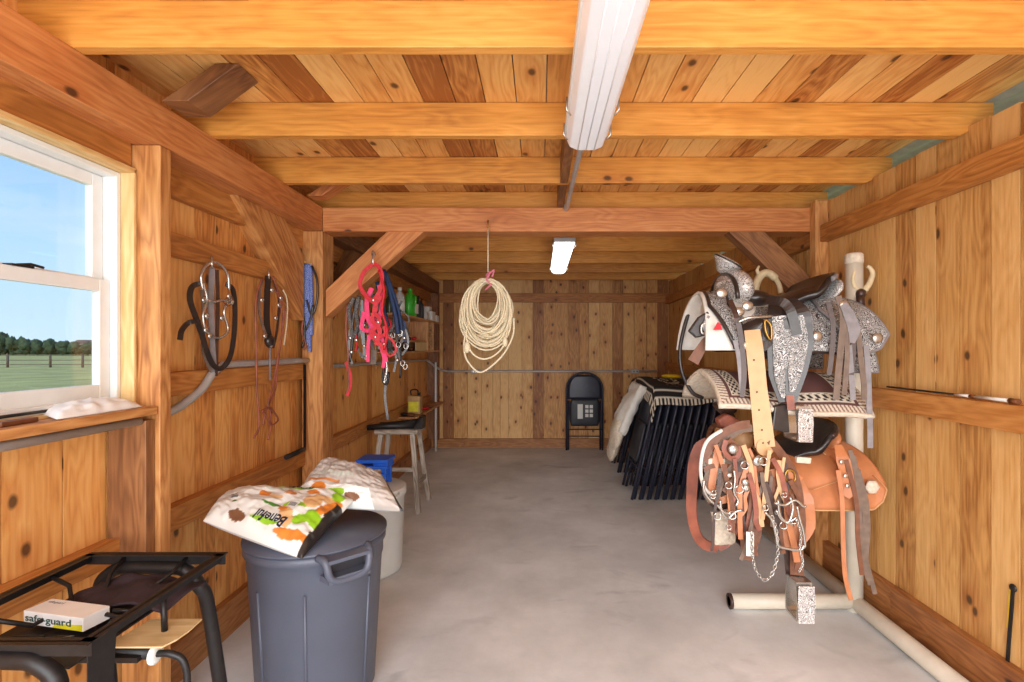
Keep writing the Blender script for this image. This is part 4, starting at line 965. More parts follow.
# halters on the knee brace
def hset(name, label, cat, parts, Y, group=None):
    t = thing(name, P(parts[0][2][0][0], parts[0][2][0][1], Y), label, cat, group)
    for pn, mat, pts, w, kind in parts:
        b = MB(); pp = [P(q[0], q[1], Y+(q[2] if len(q) > 2 else 0)) for q in pts]
        if kind == 'r': b.ribbon(pp, w, .005, (.2,-1,0))
        elif kind == 't': b.tube(catmull(pp, 5), w, 7)
        else:
            for q in pp: b.ell(q, (w, w*.7, w))
        b.build(pn, M[mat], t)
    return t
hset('red_halter','red nylon halter with loose crown loop, front of the hook on the left knee brace','halter',[
 ('crown_strap','red',[(373,264),(364,272),(360,285),(366,296),(373,300),(380,290),(382,276),(378,266),(373,264)],.022,'r'),
 ('cheek_strap','red',[(368,298),(376,306),(372,320),(380,330),(376,345)],.022,'r'),
 ('cheek_strap','red',[(381,296),(374,310),(380,322),(371,334),(380,344),(384,352)],.02,'r'),
 ('nose_band','red',[(370,330),(378,336),(386,334),(384,326)],.022,'r'),
 ('throat_loop','red',[(384,335),(392,340),(396,350),(390,356),(384,350)],.012,'r'),
 ('lead_rope','red',[(379,270),(384,290),(382,310),(387,330),(384,350)],.008,'t'),
 ('buckle','steel',[(373,300),(378,322),(375,337),(384,344)],.01,'d')], 2.84)
hset('pink_halter','hot pink nylon halter hanging with the red halter on the left knee brace','halter',[
 ('crown_strap','hotpink',[(372,288),(367,300),(368,318),(374,330),(369,338)],.026,'r'),
 ('cheek_strap','hotpink',[(379,285),(382,305),(378,325),(384,345),(386,362)],.022,'r'),
 ('nose_band','hotpink',[(364,312),(362,328),(370,330),(374,318)],.022,'r'),
 ('hanging_strap','hotpink',[(369,335),(368,350),(368,362)],.018,'r'),
 ('hanging_strap','hotpink',[(380,345),(384,358),(383,368)],.018,'r')], 2.87)
hset('patterned_halter','grey and black patterned rope halter hanging left of the red halters','halter',[
 ('rope_coil','camo',[(354,298),(349,310),(351,325),(353,338)],.014,'t'),
 ('rope_coil','camo',[(359,296),(356,312),(358,325),(354,337)],.013,'t'),
 ('rope_coil','blackl',[(356,300),(353,320),(352,345),(350,362)],.008,'t'),
 ('cheek_strap','blackl',[(350,330),(349,350),(352,364)],.014,'r'),
 ('rein','redl',[(347,305),(346,330),(348,352),(348,370),(349,385),(346,394)],.007,'t'),
 ('lead_strap','red',[(346,362),(350,375),(350,385),(347,396)],.02,'r'),
 ('tie','red',[(356,330),(357,345),(355,352)],.006,'t'),
 ('buckle','steel',[(350,338),(351,352),(356,340)],.013,'d')], 2.98)
hset('black_halter','black strap halter with metal rings behind the pink halter','halter',[
 ('strap','blackl',[(362,300),(363,320),(364,345),(366,360)],.014,'r'),
 ('strap','dkl',[(368,322),(372,345),(374,360)],.018,'r'),
 ('tassel','taupe',[(374,350),(373,364)],.03,'r'),
 ('strap','blackl',[(360,325),(364,350),(362,358)],.012,'r'),
 ('ring','steel',[(364,346),(364,325),(366,356)],.010,'d')], 2.95)
hset('navy_lead_rope','thick dark blue lead rope looping right of the red halter','rope',[
 ('rope','navy',[(383,270),(388,284),(392,300),(396,318),(398,334)],.014,'t'),
 ('rope','navy',[(377,282),(381,300),(386,318),(388,326)],.012,'t'),
 ('rope','navy',[(386,272),(393,292),(399,312),(402,330)],.009,'t')], 2.93)
hset('chain_bridle','dark bridle with chains and metal bits, lowest of the tack on the left knee brace','bridle',[
 ('strap','blackl',[(386,325),(384,345),(387,370),(385,395),(388,420)],.014,'r'),
 ('strap','dkl',[(398,325),(404,335),(398,350),(402,362)],.016,'r'),
 ('strap','blackl',[(400,318),(406,330),(408,345),(402,355)],.012,'r'),
 ('strap','blackl',[(392,330),(388,345),(396,356),(394,372)],.012,'r'),
 ('chain','steel',[(384,352),(387,368),(384,382),(389,376)],.005,'t'),
 ('chain','black',[(384,365),(383,380),(387,384),(389,372)],.008,'t'),
 ('chain','black',[(399,340),(401,356),(401,368),(400,378)],.006,'t'),
 ('red_tie','red',[(388,318),(391,326),(386,332)],.008,'t'),
 ('bit','steel',[(386,374),(400,322),(404,338),(394,345),(384,382),(401,330),(390,335),(397,360)],.011,'d')], 2.96)
b = MB(); b.tube(catmull([P(373,252,2.93),P(373,252,2.85),P(373,262,2.835),P(373,266,2.855)],4), .006, 6); b.ell(P(373.5,254,2.85),(.012,.012,.016)); tag(b.build('screw_hook', M['steel']), 'steel hook on the left knee brace holding the halters', 'hook')

# finer straps and metal of the halter cluster
r6 = random.Random(12)
t = thing('tangled_halter', P(398,340,3.0), 'tangled dark rope halter with small metal bits, right end of the halter cluster', 'halter')
for k in range(9):
    x0 = r6.uniform(390, 404); y0 = r6.uniform(300, 330); pp = [(x0,y0)]
    for q in range(4): pp.append((min(409,max(386,pp[-1][0]+r6.uniform(-7,7))), pp[-1][1]+r6.uniform(3,14)))
    b = MB(); Yk = 2.98+r6.uniform(-.03,.03)
    if k % 2: b.tube(catmull([P(a,c,Yk) for a,c in pp],5), .0055, 6)
    else: b.ribbon([P(a,c,Yk) for a,c in pp], .013, .004, (.2,-1,0))
    b.build('strap', M[['dkl','camo','black','taupe','navy'][k % 5]], t)
for k in range(8):
    c = P(r6.uniform(390,406), r6.uniform(320,372), 2.95); b = MB(); b.tube([c+V((.013*math.cos(a),0,.016*math.sin(a))) for a in [2*PI*j/12 for j in range(12)]], .003, 5, closed=True); b.build('ring', M['steel'], t)
t = thing('dark_halter', P(370,330,3.0), 'dark narrow halter straps showing behind the red and pink halters', 'halter')
for k in range(9):
    x0 = r6.uniform(360, 380); y0 = r6.uniform(290, 320); pp = [(x0,y0)]
    for q in range(4): pp.append((min(386,max(356,pp[-1][0]+r6.uniform(-6,6))), pp[-1][1]+r6.uniform(6,18)))
    b = MB(); b.ribbon([P(a,c,3.0) for a,c in pp], .011, .004, (.2,-1,0)); b.build('strap', M[['blackl','dkl','camo'][k % 3]], t)

# ---------------------------------------------------------------- saddle rack of white pipe
RY = 2.46; RX = 1.545
t = thing('saddle_rack', (RX, RY, 0), 'white pipe saddle rack standing along the right wall', 'rack')
def pipe(name, a, c, r=.038, mat='rackpipe', seg=16, par=None):
    b = MB(); b.tube([a, c], r, seg); return b.build(name, M[mat], par or t)
post = pipe('post', (RX,RY,.0), (RX,RY,1.735), .04)
b = MB(); b.lathe([(.0415,1.70),(.0415,1.742),(.034,1.750),(0,1.75)], (RX,RY,0)); b.build('end_cap', M['fleece'], post)
ft = pipe('foot', (.935,RY,.04), (RX,RY,.04), .036)
b = MB(); b.lathe([(.024,0),(.037,0),(.037,.012),(.024,.012),(.024,0)], (.929,RY,.04), Matrix.Rotation(PI/2,3,'Y'), 16); b.build('pipe_end', M['dkl'], ft)
b = MB(); b.lathe([(.024,0),(.0,.001)], (.936,RY,.04), Matrix.Rotation(PI/2,3,'Y'), 16); b.build('pipe_bore', M['dkgrey'], ft)
pipe('runner', (RX+.005,.75,.038), (RX+.005,3.5,.038), .036)
pipe('saddle_arm', (.80,RY,1.475), (RX,RY,1.475), .030); pipe('saddle_arm', (.83,RY,1.13), (RX,RY,1.13), .030); pipe('saddle_arm', (.80,RY,.745), (RX,RY,.745), .030)

def skirt_fn(xf, xb, zr, zb, w, Yc, half=None):
    """xf/xb/zb: functions of |a| or x. returns surface u along x, v across"""
    def f(u, v):
        a = 2*v-1; aa = abs(a); x0 = xf(aa); x1 = xb(aa); x = x0+(x1-x0)*u
        z = zr(u)-(zr(u)-zb(u))*(aa**1.75); y = Yc+w(u)*math.copysign(math.sin(min(1, aa)*PI/2*.93), a)
        return V((x, y, z))
    return f
def lerp(a, c, t_): return a+(c-a)*t_
def interp(keys, x):
    for i in range(len(keys)-1):
        if x <= keys[i+1][0]: q = (x-keys[i][0])/(keys[i+1][0]-keys[i][0]); q = max(0, q); return lerp(keys[i][1], keys[i+1][1], q)
    return keys[-1][1]
def edge_tube(f, r, mat, name, par, sides=('near','far','front','back'), n=40):
    pts = []
    e = .002
    ring = [f(k/n, 0) for k in range(n+1)]+[f(1, k/n) for k in range(1, n+1)]+[f(1-k/n, 1) for k in range(1, n+1)]+[f(0, 1-k/n) for k in range(1, n)]
    b = MB(); b.tube(ring, r, 6, closed=True); return b.build(name, M[mat], par)

# ---------------- maroon blanket (own arm)
def blk_f(u, v):
    # v 0 near lower edge .. 1 far lower edge ; u front to back
    a = 2*v-1; X = lerp(.79, 1.455, u)-(.02 if a < 0 else 0)*0
    z = 1.175-(.135+.04*u)*abs(a)**1.25-.012*u + .006*math.sin(u*9+v*4); y = RY+.30*a*(1-.08*abs(a))
    return V((X+.015*math.sin(v*6), y, z))
def blk_c(u, v):
    BR = lin((104,66,62)); CR = lin((226,216,198)); DK = lin((70,44,40))
    m = min(u, 1-u, (min(v,1-v))*.9)
    TP = lin((150,122,108))
    if m < .062: return CR if math.sin((v*190 if min(u,1-u) < min(v,1-v)*.9 else u*230)+m*40) > -.15 else TP
    if m < .085: return BR
    if .085 < m < .096 or .158 < m < .17: return CR
    if .096 <= m <= .158: return CR if math.sin(u*120+m*60)*math.sin(v*110-m*40) > -.05 else lin((50,36,38))
    return BR
b = MB(); b.sheet(blk_f, 260, 200, blk_c)
t = thing('saddle_blanket', (1.16, RY, 1.0), 'maroon woven saddle blanket with cream zigzag border hung on the middle rack arm', 'blanket')
b.build('woven_top', M['vc'], t, solid=.006)
b = MB(); b.sheet(lambda u, v: blk_f(lerp(-.012,1.0,u), v)-V((0,0,.014)), 20, 20); b.build('felt_lining', M['fleece'], t, solid=.016)
edge_tube(lambda u, v: blk_f(u, v)-V((0,0,.004)), .009, 'fleece', 'whip_stitched_edge', t)

# ---------------- white pad under the silver saddle
t = thing('white_saddle_pad', (1.16, RY, 1.25), 'white felt saddle pad under the silver saddle, flaring at its front', 'saddle pad')
pf = skirt_fn(lambda a: lerp(.775, .735, a), lambda a: 1.52, lambda u: lerp(1.555,1.50,min(1,u*3)), lambda u: lerp(1.275,1.275,u), lambda u: lerp(.235,.215,u), RY)
b = MB(); b.sheet(pf, 30, 36); b.build('pad', M['padw'], t, solid=.018)
b = MB(); q0 = P(713,330,2.20); b.prism([q0, q0+V((.04,0,0)), q0+V((.03,0,.03)), q0+V((.02,0,.035))], (0,-.004,0)); b.build('red_mark', M['red'], t)

# ---------------- silver parade saddle
t = thing('silver_parade_saddle', (1.15, RY, 1.25), 'black western parade saddle covered in engraved silver on the top rack arm', 'saddle')
zb_ = lambda u: interp([(0,1.285),(.12,1.27),(.25,1.272),(.6,1.268),(.72,1.262),(.9,1.25),(1,1.30)], u)
sf = skirt_fn(lambda a: interp([(0,.83),(.5,.80),(.75,.82),(1,.885)], a), lambda a: interp([(0,1.42),(.5,1.49),(.8,1.525),(1,1.49)], a), lambda u: interp([(0,1.56),(.2,1.50),(.6,1.50),(.8,1.535),(1,1.51)], u), zb_, lambda u: .245, RY)
b = MB(); b.sheet(sf, 60, 60); b.build('skirt', M['silver'], t, solid=.012); edge_tube(sf, .008, 'blackl', 'skirt_binding', t)
s2f = skirt_fn(lambda a: 1.36, lambda a: interp([(0,1.42),(.5,1.49),(1,1.515)], a), lambda u: 1.48, lambda u: 1.178, lambda u: .222, RY)
b = MB(); b.sheet(s2f, 20, 40); b.build('rear_drop', M['silver'], t, solid=.01); edge_tube(s2f, .006, 'greyl', 'drop_binding', t)
# rear housing panel standing proud of the skirt
hf = skirt_fn(lambda a: interp([(0,1.30),(.5,1.28),(1,1.36)], a), lambda a: interp([(0,1.43),(.5,1.505),(.85,1.545),(1,1.50)], a), lambda u: interp([(0,1.53),(.5,1.56),(1,1.53)],u), lambda u: interp([(0,1.30),(.6,1.262),(1,1.285)], u), lambda u: .257, RY)
b = MB(); b.sheet(hf, 24, 44); b.build('rear_housing', M['silver'], t, solid=.01); edge_tube(hf, .008, 'greyl', 'housing_binding', t)
# front panel
ff = skirt_fn(lambda a: interp([(0,.80),(.5,.775),(1,.86)], a), lambda a: interp([(0,.90),(.5,.86),(1,.925)], a), lambda u: 1.56, lambda u: interp([(0,1.285),(1,1.29)],u), lambda u: .26, RY)
b = MB(); b.sheet(ff, 10, 44); b.build('front_panel', M['silver'], t, solid=.01); edge_tube(ff, .009, 'blackl', 'panel_binding', t)
# swell, horn
b = MB(); b.ell((.95,RY,1.57), (.075,.175,.10), Matrix.Rotation(math.radians(-12),3,'Y'), 26, 16); sw = b.build('swell', M['silver2'], t)
def arch(r, w, z0, x):
    return [V((x+.0,RY-w*math.cos(a),z0+r*math.sin(a))) for a in [PI*k/12 for k in range(13)]]
b = MB(); b.tube(arch(.135,.185,1.51,.90), .011, 8); b.build('gullet_binding', M['blackl'], t)
b = MB(); b.tube([(.945,RY,1.62),(.925,RY,1.695)], [.032,.022], 14); b.build('horn_neck', M['silver2'], t)
Rh = Matrix.Rotation(math.radians(28),3,'Y') @ Matrix.Rotation(math.radians(14),3,'X')
b = MB(); b.lathe([(0,-.055),(.025,-.05),(.052,-.015),(.070,.004),(.074,.014),(.066,.022),(0,.028)], (.918,RY,1.70), Rh, 28); hc = b.build('horn_cap', M['silver2'], t)
b = MB(); b.lathe([(.074,.010),(.078,.014),(.074,.018)], (.918,RY,1.70), Rh, 28); b.build('horn_rim', M['blackl'], hc)
for p in ((722,293),(739,312),(748,306)):
    b = MB(); b.ell(P(p[0],p[1],2.25),(.026,.008,.022)); b.build('concho', M['steel'], sw)
# seat
def seatf(x0, x1, zk, wk, Yc, cup):
    def f(u, v):
        a = 2*v-1; x = lerp(x0, x1, u); w_ = interp(wk, u); z = interp(zk, u)
        # rear rises as a curved cantle
        return V((x-.05*u*u*abs(a)**2, Yc+w_*a, z+cup(u)*a*a))
    return f
def smooth_keys(keys):
    def g(x):
        n = len(keys); i = 0
        while i < n-2 and x > keys[i+1][0]: i += 1
        q = (x-keys[i][0])/(keys[i+1][0]-keys[i][0]); q = q*q*(3-2*q); return lerp(keys[i][1], keys[i+1][1], q)
    return g
def seat_obj(par, x0, x1, zk, wk, mat, rimmat, cupa=(-.06,.01)):
    g = smooth_keys(zk); wg = smooth_keys(wk)
    def f(u, v):
        a = 2*v-1; return V((lerp(x0,x1,u)-.07*u**2*a*a, RY+wg(u)*math.sin(a*PI/2*.9)/.988, g(u)+lerp(cupa[0], cupa[1], u)*a*a-.012*(1-abs(a))*0))
    b = MB(); b.sheet(f, 30, 24); o = b.build('seat', M[mat], par, solid=.028)
    b = MB(); b.tube([f(1, k/24) for k in range(25)], .013, 8); b.build('cantle_binding', M[rimmat], par)
    return f
seat_obj(t, 1.02, 1.40, [(0,1.56),(.35,1.525),(.7,1.56),(1,1.635)], [(0,.05),(.4,.13),(.8,.18),(1,.175)], 'blackl', 'greyl', (-.05,-.035))
b = MB(); b.ell((1.02,RY,1.52), (.10,.15,.05), None, 20, 12); b.build('seat_jockey', M['blackl'], t)
# cantle back
b = MB(); b.ell((1.385,RY,1.56), (.03,.17,.07), Matrix.Rotation(math.radians(25),3,'Y'), 20, 12); b.build('cantle', M['silver2'], t)
Yn = 2.175
def rib(name, mat, pts, w, Y, par, nrm=(-.25,-1,.1), th=.005):
    b = MB(); b.ribbon([P(q[0],q[1],Y+(q[2] if len(q) > 2 else 0)) for q in pts], w, th, nrm); return b.build(name, M[mat], par)
fe = rib('fender','blackl',[(776,298,.05),(781,318),(783,345),(783,375),(785,402)],[.06,.115,.13,.115,.05],Yn,t)
rib('fender_silver','silver',[(779,316,-.006),(782,345,-.006),(782,375,-.006),(784,398,-.006)],[.06,.075,.065,.02],Yn,fe)
fe = rib('fender','blackl',[(786,300,.05),(796,314),(799,340),(796,370),(791,402)],[.06,.11,.115,.09,.04],Yn-.02,t)
rib('fender_silver','silver',[(796,316,-.006),(799,342,-.006),(795,372,-.006),(792,392,-.006)],[.06,.07,.055,.02],Yn-.02,fe)
rib('stirrup_leather','blackl',[(766,300,.06),(782,302),(791,312),(797,335)],[.035,.04,.04,.04],Yn-.03,t)
rib('rosette_strap','redl',[(790,395),(791,410)],.03,Yn-.02,t)
# pouch-like dark flap and rings below the pommel
rib('dark_flap','blackl',[(749,322,.03),(755,330),(765,336),(773,344)],[.10,.12,.12,.09],Yn+.01,t)
b = MB(); b.tube(catmull([P(738,322,Yn),P(748,318,Yn-.01),P(760,317,Yn-.01),P(772,316,Yn)],5), .006, 6); b.build('rigging_bar', M['steel'], t)
b = MB(); b.tube(catmull([P(765,320,Yn-.01),P(771,326,Yn-.01),P(771,340,Yn-.01),P(766,332,Yn-.01)],5,True), .005, 6, closed=True); b.build('rigging_ring', M['brass'], t)
rib('side_strap','dkl',[(730,300,.05),(737,318),(742,345),(744,375),(742,397)],[.022,.022,.022,.022,.018],Yn+.01,t)
rib('side_strap','greyl',[(735,340),(739,360),(742,395)],.018,Yn+.015,t)
la = rib('latigo','tanl',[(752,330,.02),(755,352),(758,385),(762,420),(765,447)],[.065,.07,.07,.078,.082],Yn-.01,t)
for p in ((754,360),(757,392),(759,410),(762,430),(763,443)):
    b = MB(); b.ell(P(p[0],p[1],Yn-.0145),(.004,.0012,.004)); b.build('buckle_hole', M['dkl'], la)
b = MB(); b.ell(P(765.5,447,Yn-.01),(.041,.0035,.04)); b.build('rounded_end', M['tanl'], la)
def stirrup(par, c, w, h, bw, matband, matplate, plate_h=None, rot=0):
    c = V(c); R = Matrix.Rotation(rot, 3, 'Z')
    def q(x, y, z): return c+R @ V((x, y, z))
    prof = [(-w*.38,0),(-w*.5,-h*.55),(-w*.5,-h*.92),(-w*.4,-h),(w*.4,-h),(w*.5,-h*.92),(w*.5,-h*.55),(w*.38,0)]
    b = MB(); b.ribbon([q(0,y,z) for y,z in prof]+[q(0,-w*.38,0)], bw, .014, R @ V((0,0,1)) if 0 else R @ V((1,0,0)).cross(V((0,0,1))), smooth=0) if 0 else None
    # band: closed loop extruded along X
    n = len(prof); bb = len(b.v)
    for sx in (-1, 1):
        for k, (y, z) in enumerate(prof):
            b.v.append(tuple(q(sx*bw/2, y, z)))
        for k, (y, z) in enumerate(prof):
            b.v.append(tuple(q(sx*bw/2, y*.84, -h*.5+(z+h*.5)*.9)))
    for k in range(n):
        j = (k+1) % n
        b.face([k, j, 2*n+j, 2*n+k]); b.face([n+k, 3*n+k, 3*n+j, n+j]); b.face([k, n+k, n+j, j]); b.face([2*n+k, 2*n+j, 3*n+j, 3*n+k])
    st = b.build('stirrup', M[matband], par)
    ph = plate_h or h
    out = [(-bw*.5,-h*.04),(bw*.5,-h*.04),(bw*.56,-h*.5),(bw*.5,-h*1.0),(-bw*.5,-h*1.0),(-bw*.56,-h*.5)]
    b = MB(); b.prism([q(x, -w*.5-.004, z) for x, z in out], R @ V((0,-.006,0))); b.build('side_plate', M[matplate], st, bevel=.004)
    return st
stirrup(t, P(797,405,2.19), .13, .15, .060, 'steel', 'silver2')
b = MB(); b.prism([P(775,406,2.17),P(788,404,2.17),P(790,433,2.17),P(772,430,2.17)], (0,.09,0)); b.build('stirrup_hood', M['blackl'], t, bevel=.006)
# rear billets and saddle strings
for pts, mat, w in (([(838,296),(843,316),(841,345),(838,375),(836,400)],'taupe',.026),([(845,300),(852,322),(853,350),(851,375)],'dkl',.022),([(842,310),(847,345),(846,372),(844,395)],'taupe',.02),
    ([(849,345),(851,370),(853,400)],'greyl',.022),([(858,330),(861,360),(864,385),(864,400)],'taupe',.022),([(866,345),(868,370),(869,400),(870,430),(870,448)],'greyl',.022),([(828,302),(833,325),(832,350),(829,375)],'dkl',.02)):
    rib('saddle_string', mat, pts, w, Yn+.01, t)
rib('flank_billet','greyl',[(843,304),(849,315),(854,330),(852,343)],[.03,.045,.05,.02],Yn-.0,t)
for p in ((844,305),(851,318),(817,336),(877,338),(748,345)):
    b = MB(); b.lathe([(.024,0),(.022,.006),(.01,.010),(0,.010)], P(p[0],p[1],2.185), Matrix.Rotation(PI/2,3,'X'), 16); b.build('concho', M['steel'], t)
b = MB(); b.prism([P(762,353,2.5),P(812,353,2.5),P(811,359,2.5),P(764,359,2.5)], (0,.12,0)); b.tube([P(803,358,2.4),P(802,368,2.4)], .004, 5); b.build('cinch', M['blackl'], t)

# black stirrup, strap and hoop hanging at the front of the top arm
t = thing('black_spur_strap', P(700,330,2.40), 'black strap with ring and brown tail hanging before the white pad', 'strap')
b = MB(); b.prism([P(708,311,2.27),P(699,317,2.27),P(689,331,2.27),P(697,338,2.27),P(711,334,2.27),P(713,318,2.27)], (0,.03,0)); b.build('stirrup_shell', M['blackl'], t, bevel=.006)
rib('inner_strap','greyl',[(709,316),(704,325),(706,333)],.012,2.26,t)
b = MB(); b.tube(catmull([P(702,325,2.26),P(708,324,2.26),P(709,332,2.26),P(702,333,2.26)],5,True), .006, 6, closed=True); b.build('ring', M['steel'], t)
rib('brown_strap','brownl',[(711,336),(705,342),(699,352),(693,362)],[.03,.035,.045,.05],2.28,t)
b = MB(); b.tube(catmull([P(693,300,2.62),P(685,325,2.62),P(680,350,2.62),P(682,372,2.62),P(692,392,2.62),P(703,398,2.62)],6), .010, 8); tag(b.build('looped_rope', M['blackl']), 'thick black cord curving down left of the white saddle pad', 'rope')

# ---------------- antler hooks
t = thing('antler_hook', P(862,300,2.40), 'curved antler hook beside the top of the white rack post', 'hook')
b = MB(); pts = catmull([P(864,291,2.44),P(869,284,2.44),P(872.5,274,2.44),P(870,268,2.44),P(867,266,2.44)],6); b.tube(pts, [lerp(.016,.008,k/(len(pts)-1)) for k in range(len(pts))], 9); b.build('tine', M['antler'], t)
b = MB(); pts = catmull([P(861,291,2.43),P(855,287,2.43),P(853,279,2.43),P(855,269,2.43)],6); b.tube(pts, [lerp(.014,.006,k/(len(pts)-1)) for k in range(len(pts))], 9); b.build('tine', M['antler'], t)
b = MB(); b.ell(P(860,294,2.42),(.026,.03,.03),wob=.4); b.tube([P(860,296,2.40),P(861,308,2.40)], .018, 8); b.build('wrapped_base', M['dkl'], t)
t = thing('antler_rack', P(770,290,2.75), 'curved antler seen behind the silver saddle swell', 'antler')
b = MB(); pts = catmull([P(757,305,2.8),P(755,290,2.8),P(759,278,2.8),P(766,273,2.8),P(774,277,2.8),P(779,285,2.8),P(781,293,2.8)],6); b.tube(pts, [.022 if k < len(pts)*.7 else .014 for k in range(len(pts))], 10); b.build('main_beam', M['antler'], t)
b = MB(); pts = [P(760,278,2.8),P(757,270,2.8),P(759,266,2.8)]; b.tube(pts, [.014,.010,.006], 8); b.build('tine', M['antler'], t)
b = MB(); b.tube([P(831,296,2.62),P(832,285,2.62),P(831,273,2.62)], [.012,.009,.003], 8); tag(b.build('red_spike', M['red']), 'small red pointed thing sticking up behind the cantle of the silver saddle', 'spike')
b = MB(); b.tube([P(876,300,3.0),P(877,312,3.0),P(875,325,3.0)], [.014,.012,.008], 6); tag(b.build('wall_peg', M['dkl']), 'dark peg on the right wall behind the silver saddle', 'peg')

# ---------------- brown western saddle (lower arm)
t = thing('brown_western_saddle', (1.2, RY, .5), 'tan leather western saddle with dark seat on the lowest rack arm', 'saddle')
zb2 = lambda u: interp([(0,.60),(.2,.575),(.5,.572),(.75,.572),(.92,.575),(1,.61)], u)
sf = skirt_fn(lambda a: interp([(0,.90),(.6,.90),(1,1.0)], a), lambda a: interp([(0,1.40),(.5,1.47),(.85,1.535),(1,1.51)], a), lambda u: interp([(0,.83),(.3,.79),(.6,.80),(.8,.83),(1,.80)], u), zb2, lambda u: .255, RY)
b = MB(); b.sheet(sf, 50, 56); sk = b.build('skirt', M['orangel'], t, solid=.014); edge_tube(sf, .007, 'tanl', 'stitched_edge', sk)
hf = skirt_fn(lambda a: interp([(0,1.30),(1,1.34)], a), lambda a: interp([(0,1.42),(.5,1.50),(1,1.55)], a), lambda u: .845, lambda u: .665, lambda u: .22, RY)
b = MB(); b.sheet(hf, 20, 40); rh = b.build('rear_jockey', M['orangel'], t, solid=.012); edge_tube(hf, .004, 'tanl', 'stitched_edge', rh)
b = MB(); b.lathe([(.034,0),(.030,.006),(.012,.010),(0,.008)], P(872,487,2.205)+V((0,0,0)), Matrix.Rotation(PI/2,3,'X'), 6); b.build('carved_concho', M['fleece'], t)
sjf = skirt_fn(lambda a: 1.02, lambda a: 1.34, lambda u: .82, lambda u: interp([(0,.66),(.6,.655),(1,.70)],u), lambda u: .235, RY)
b = MB(); b.sheet(sjf, 20, 40); sj = b.build('seat_jockey', M['orangel'], t, solid=.012); edge_tube(sjf, .004, 'tanl', 'stitched_edge', sj)
seat_obj(t, 1.02, 1.40, [(0,.85),(.35,.815),(.7,.85),(1,.925)], [(0,.05),(.4,.14),(.8,.185),(1,.18)], 'blackl', 'dkl', (-.06,-.045))
b = MB(); b.ell((1.37,RY,.855), (.035,.175,.07), Matrix.Rotation(math.radians(25),3,'Y'), 20, 12); b.build('cantle', M['orangel'], t)
b = MB(); b.ell((.95,RY,.855), (.075,.155,.085), Matrix.Rotation(math.radians(-12),3,'Y'), 26, 16); b.build('swell', M['tanl'], t)
b = MB(); b.tube([(.94,RY,.91),(.92,RY,.985)], [.03,.022], 12); b.build('horn_neck', M['dkl'], t)
b = MB(); b.lathe([(0,-.03),(.03,-.02),(.055,.0),(.06,.012),(.05,.022),(0,.03)], (.905,RY,.985), Matrix.Rotation(math.radians(18),3,'Y'), 24); b.build('horn_cap', M['dkl'], t)
b = MB(); b.prism([P(718,420,2.35),P(728,414,2.35),P(748,424,2.35),P(751,430,2.35),P(735,431,2.35),P(721,427,2.35)], (0,.06,0)); b.build('horn_wrap', M['redl'], t, bevel=.01)
b = MB(); b.tube(arch(.125,.175,.78,.885), .014, 8); b.build('gullet_binding', M['brownl'], t)
rib('fender','orangel',[(785,470,.06),(792,500),(795,525),(790,548)],[.10,.17,.16,.07],2.17,t)
rib('fender','brownl',[(748,480,.02),(752,505),(750,535),(747,560)],[.08,.10,.09,.04],2.20,t)
rib('stirrup_leather','brownl',[(790,520),(796,545),(797,575)],.055,2.19,t)
rib('stirrup_leather','dkl',[(789,500,.03),(790,540,.03),(793,575,.03)],.06,2.20,t)
stirrup(t, P(799,578,2.17), .11, .165, .068, 'steel', 'silver2')
stirrup(t, P(745,515,2.72), .13, .16, .075, 'dkl', 'silver2')
rib('flank_billet','orangel',[(838,445,.04),(843,460),(848,475),(850,488),(846,497)],[.03,.055,.06,.055,.03],2.17,t)
for p in ((842,462),(846,476),(848,486)):
    b = MB(); b.ell(P(p[0],p[1],2.155),(.010,.004,.010)); b.build('concho', M['steel'], t)
for pts, mat in (([(838,470),(842,500),(843,540),(845,575),(851,600)],'orangel'),([(850,450),(857,480),(860,520),(861,550),(868,580)],'taupe'),([(853,455),(861,490),(865,520),(864,550),(875,594)],'taupe'),([(846,460),(856,500),(858,540),(862,575)],'brownl'),([(858,470),(866,500),(868,530),(866,560),(870,585)],'taupe')):
    rib('saddle_string', mat, pts, .018, 2.16, t)
b = MB(); b.prism([P(797,457,2.16),P(812,458,2.16),P(811,464,2.16),P(797,463,2.16)], (0,.02,0)); b.build('fleece_tuft', M['fleece'], t, bevel=.004)
rib('cinch_ring_strap','orangel',[(767,478),(775,474),(790,476),(800,482)],.045,2.16,t)
b = MB(); b.tube(catmull([P(788,470,2.15),P(794,472,2.15),P(795,480,2.15),P(788,481,2.15),P(785,476,2.15)],5,True), .005, 6, closed=True); b.build('rigging_ring', M['brass'], t)

# breast collar loop with fleece, hanging left of the saddle
t = thing('breast_collar', P(705,500,2.35), 'reddish leather breast collar looping down with worn white fleece at the bottom left', 'collar')
rib('strap','redl',[(707,440),(699,448),(694,465),(692,490),(692,515),(697,535),(706,545),(718,548)],[.03,.05,.055,.05,.045,.045,.05,.04],2.36,t,(-.6,-1,0),.01)
rib('strap','redl',[(718,548),(728,543),(735,528),(733,518)],.03,2.36,t,(-.6,-1,0),.008)
b = MB(); b.sheet(lambda u, v: P(lerp(712,732,u)+3*v, lerp(512,545,v)-3*u, 2.35)+V((0,-.02*math.sin(PI*u)*math.sin(PI*v)+.012*mnoise.noise(V((u*6,v*6,0))),0)), 14, 14); b.build('fleece_lining', M['fleece'], t, solid=.02)
rib('buckle_strap','dkl',[(712,500),(720,506),(730,510)],.05,2.37,t)

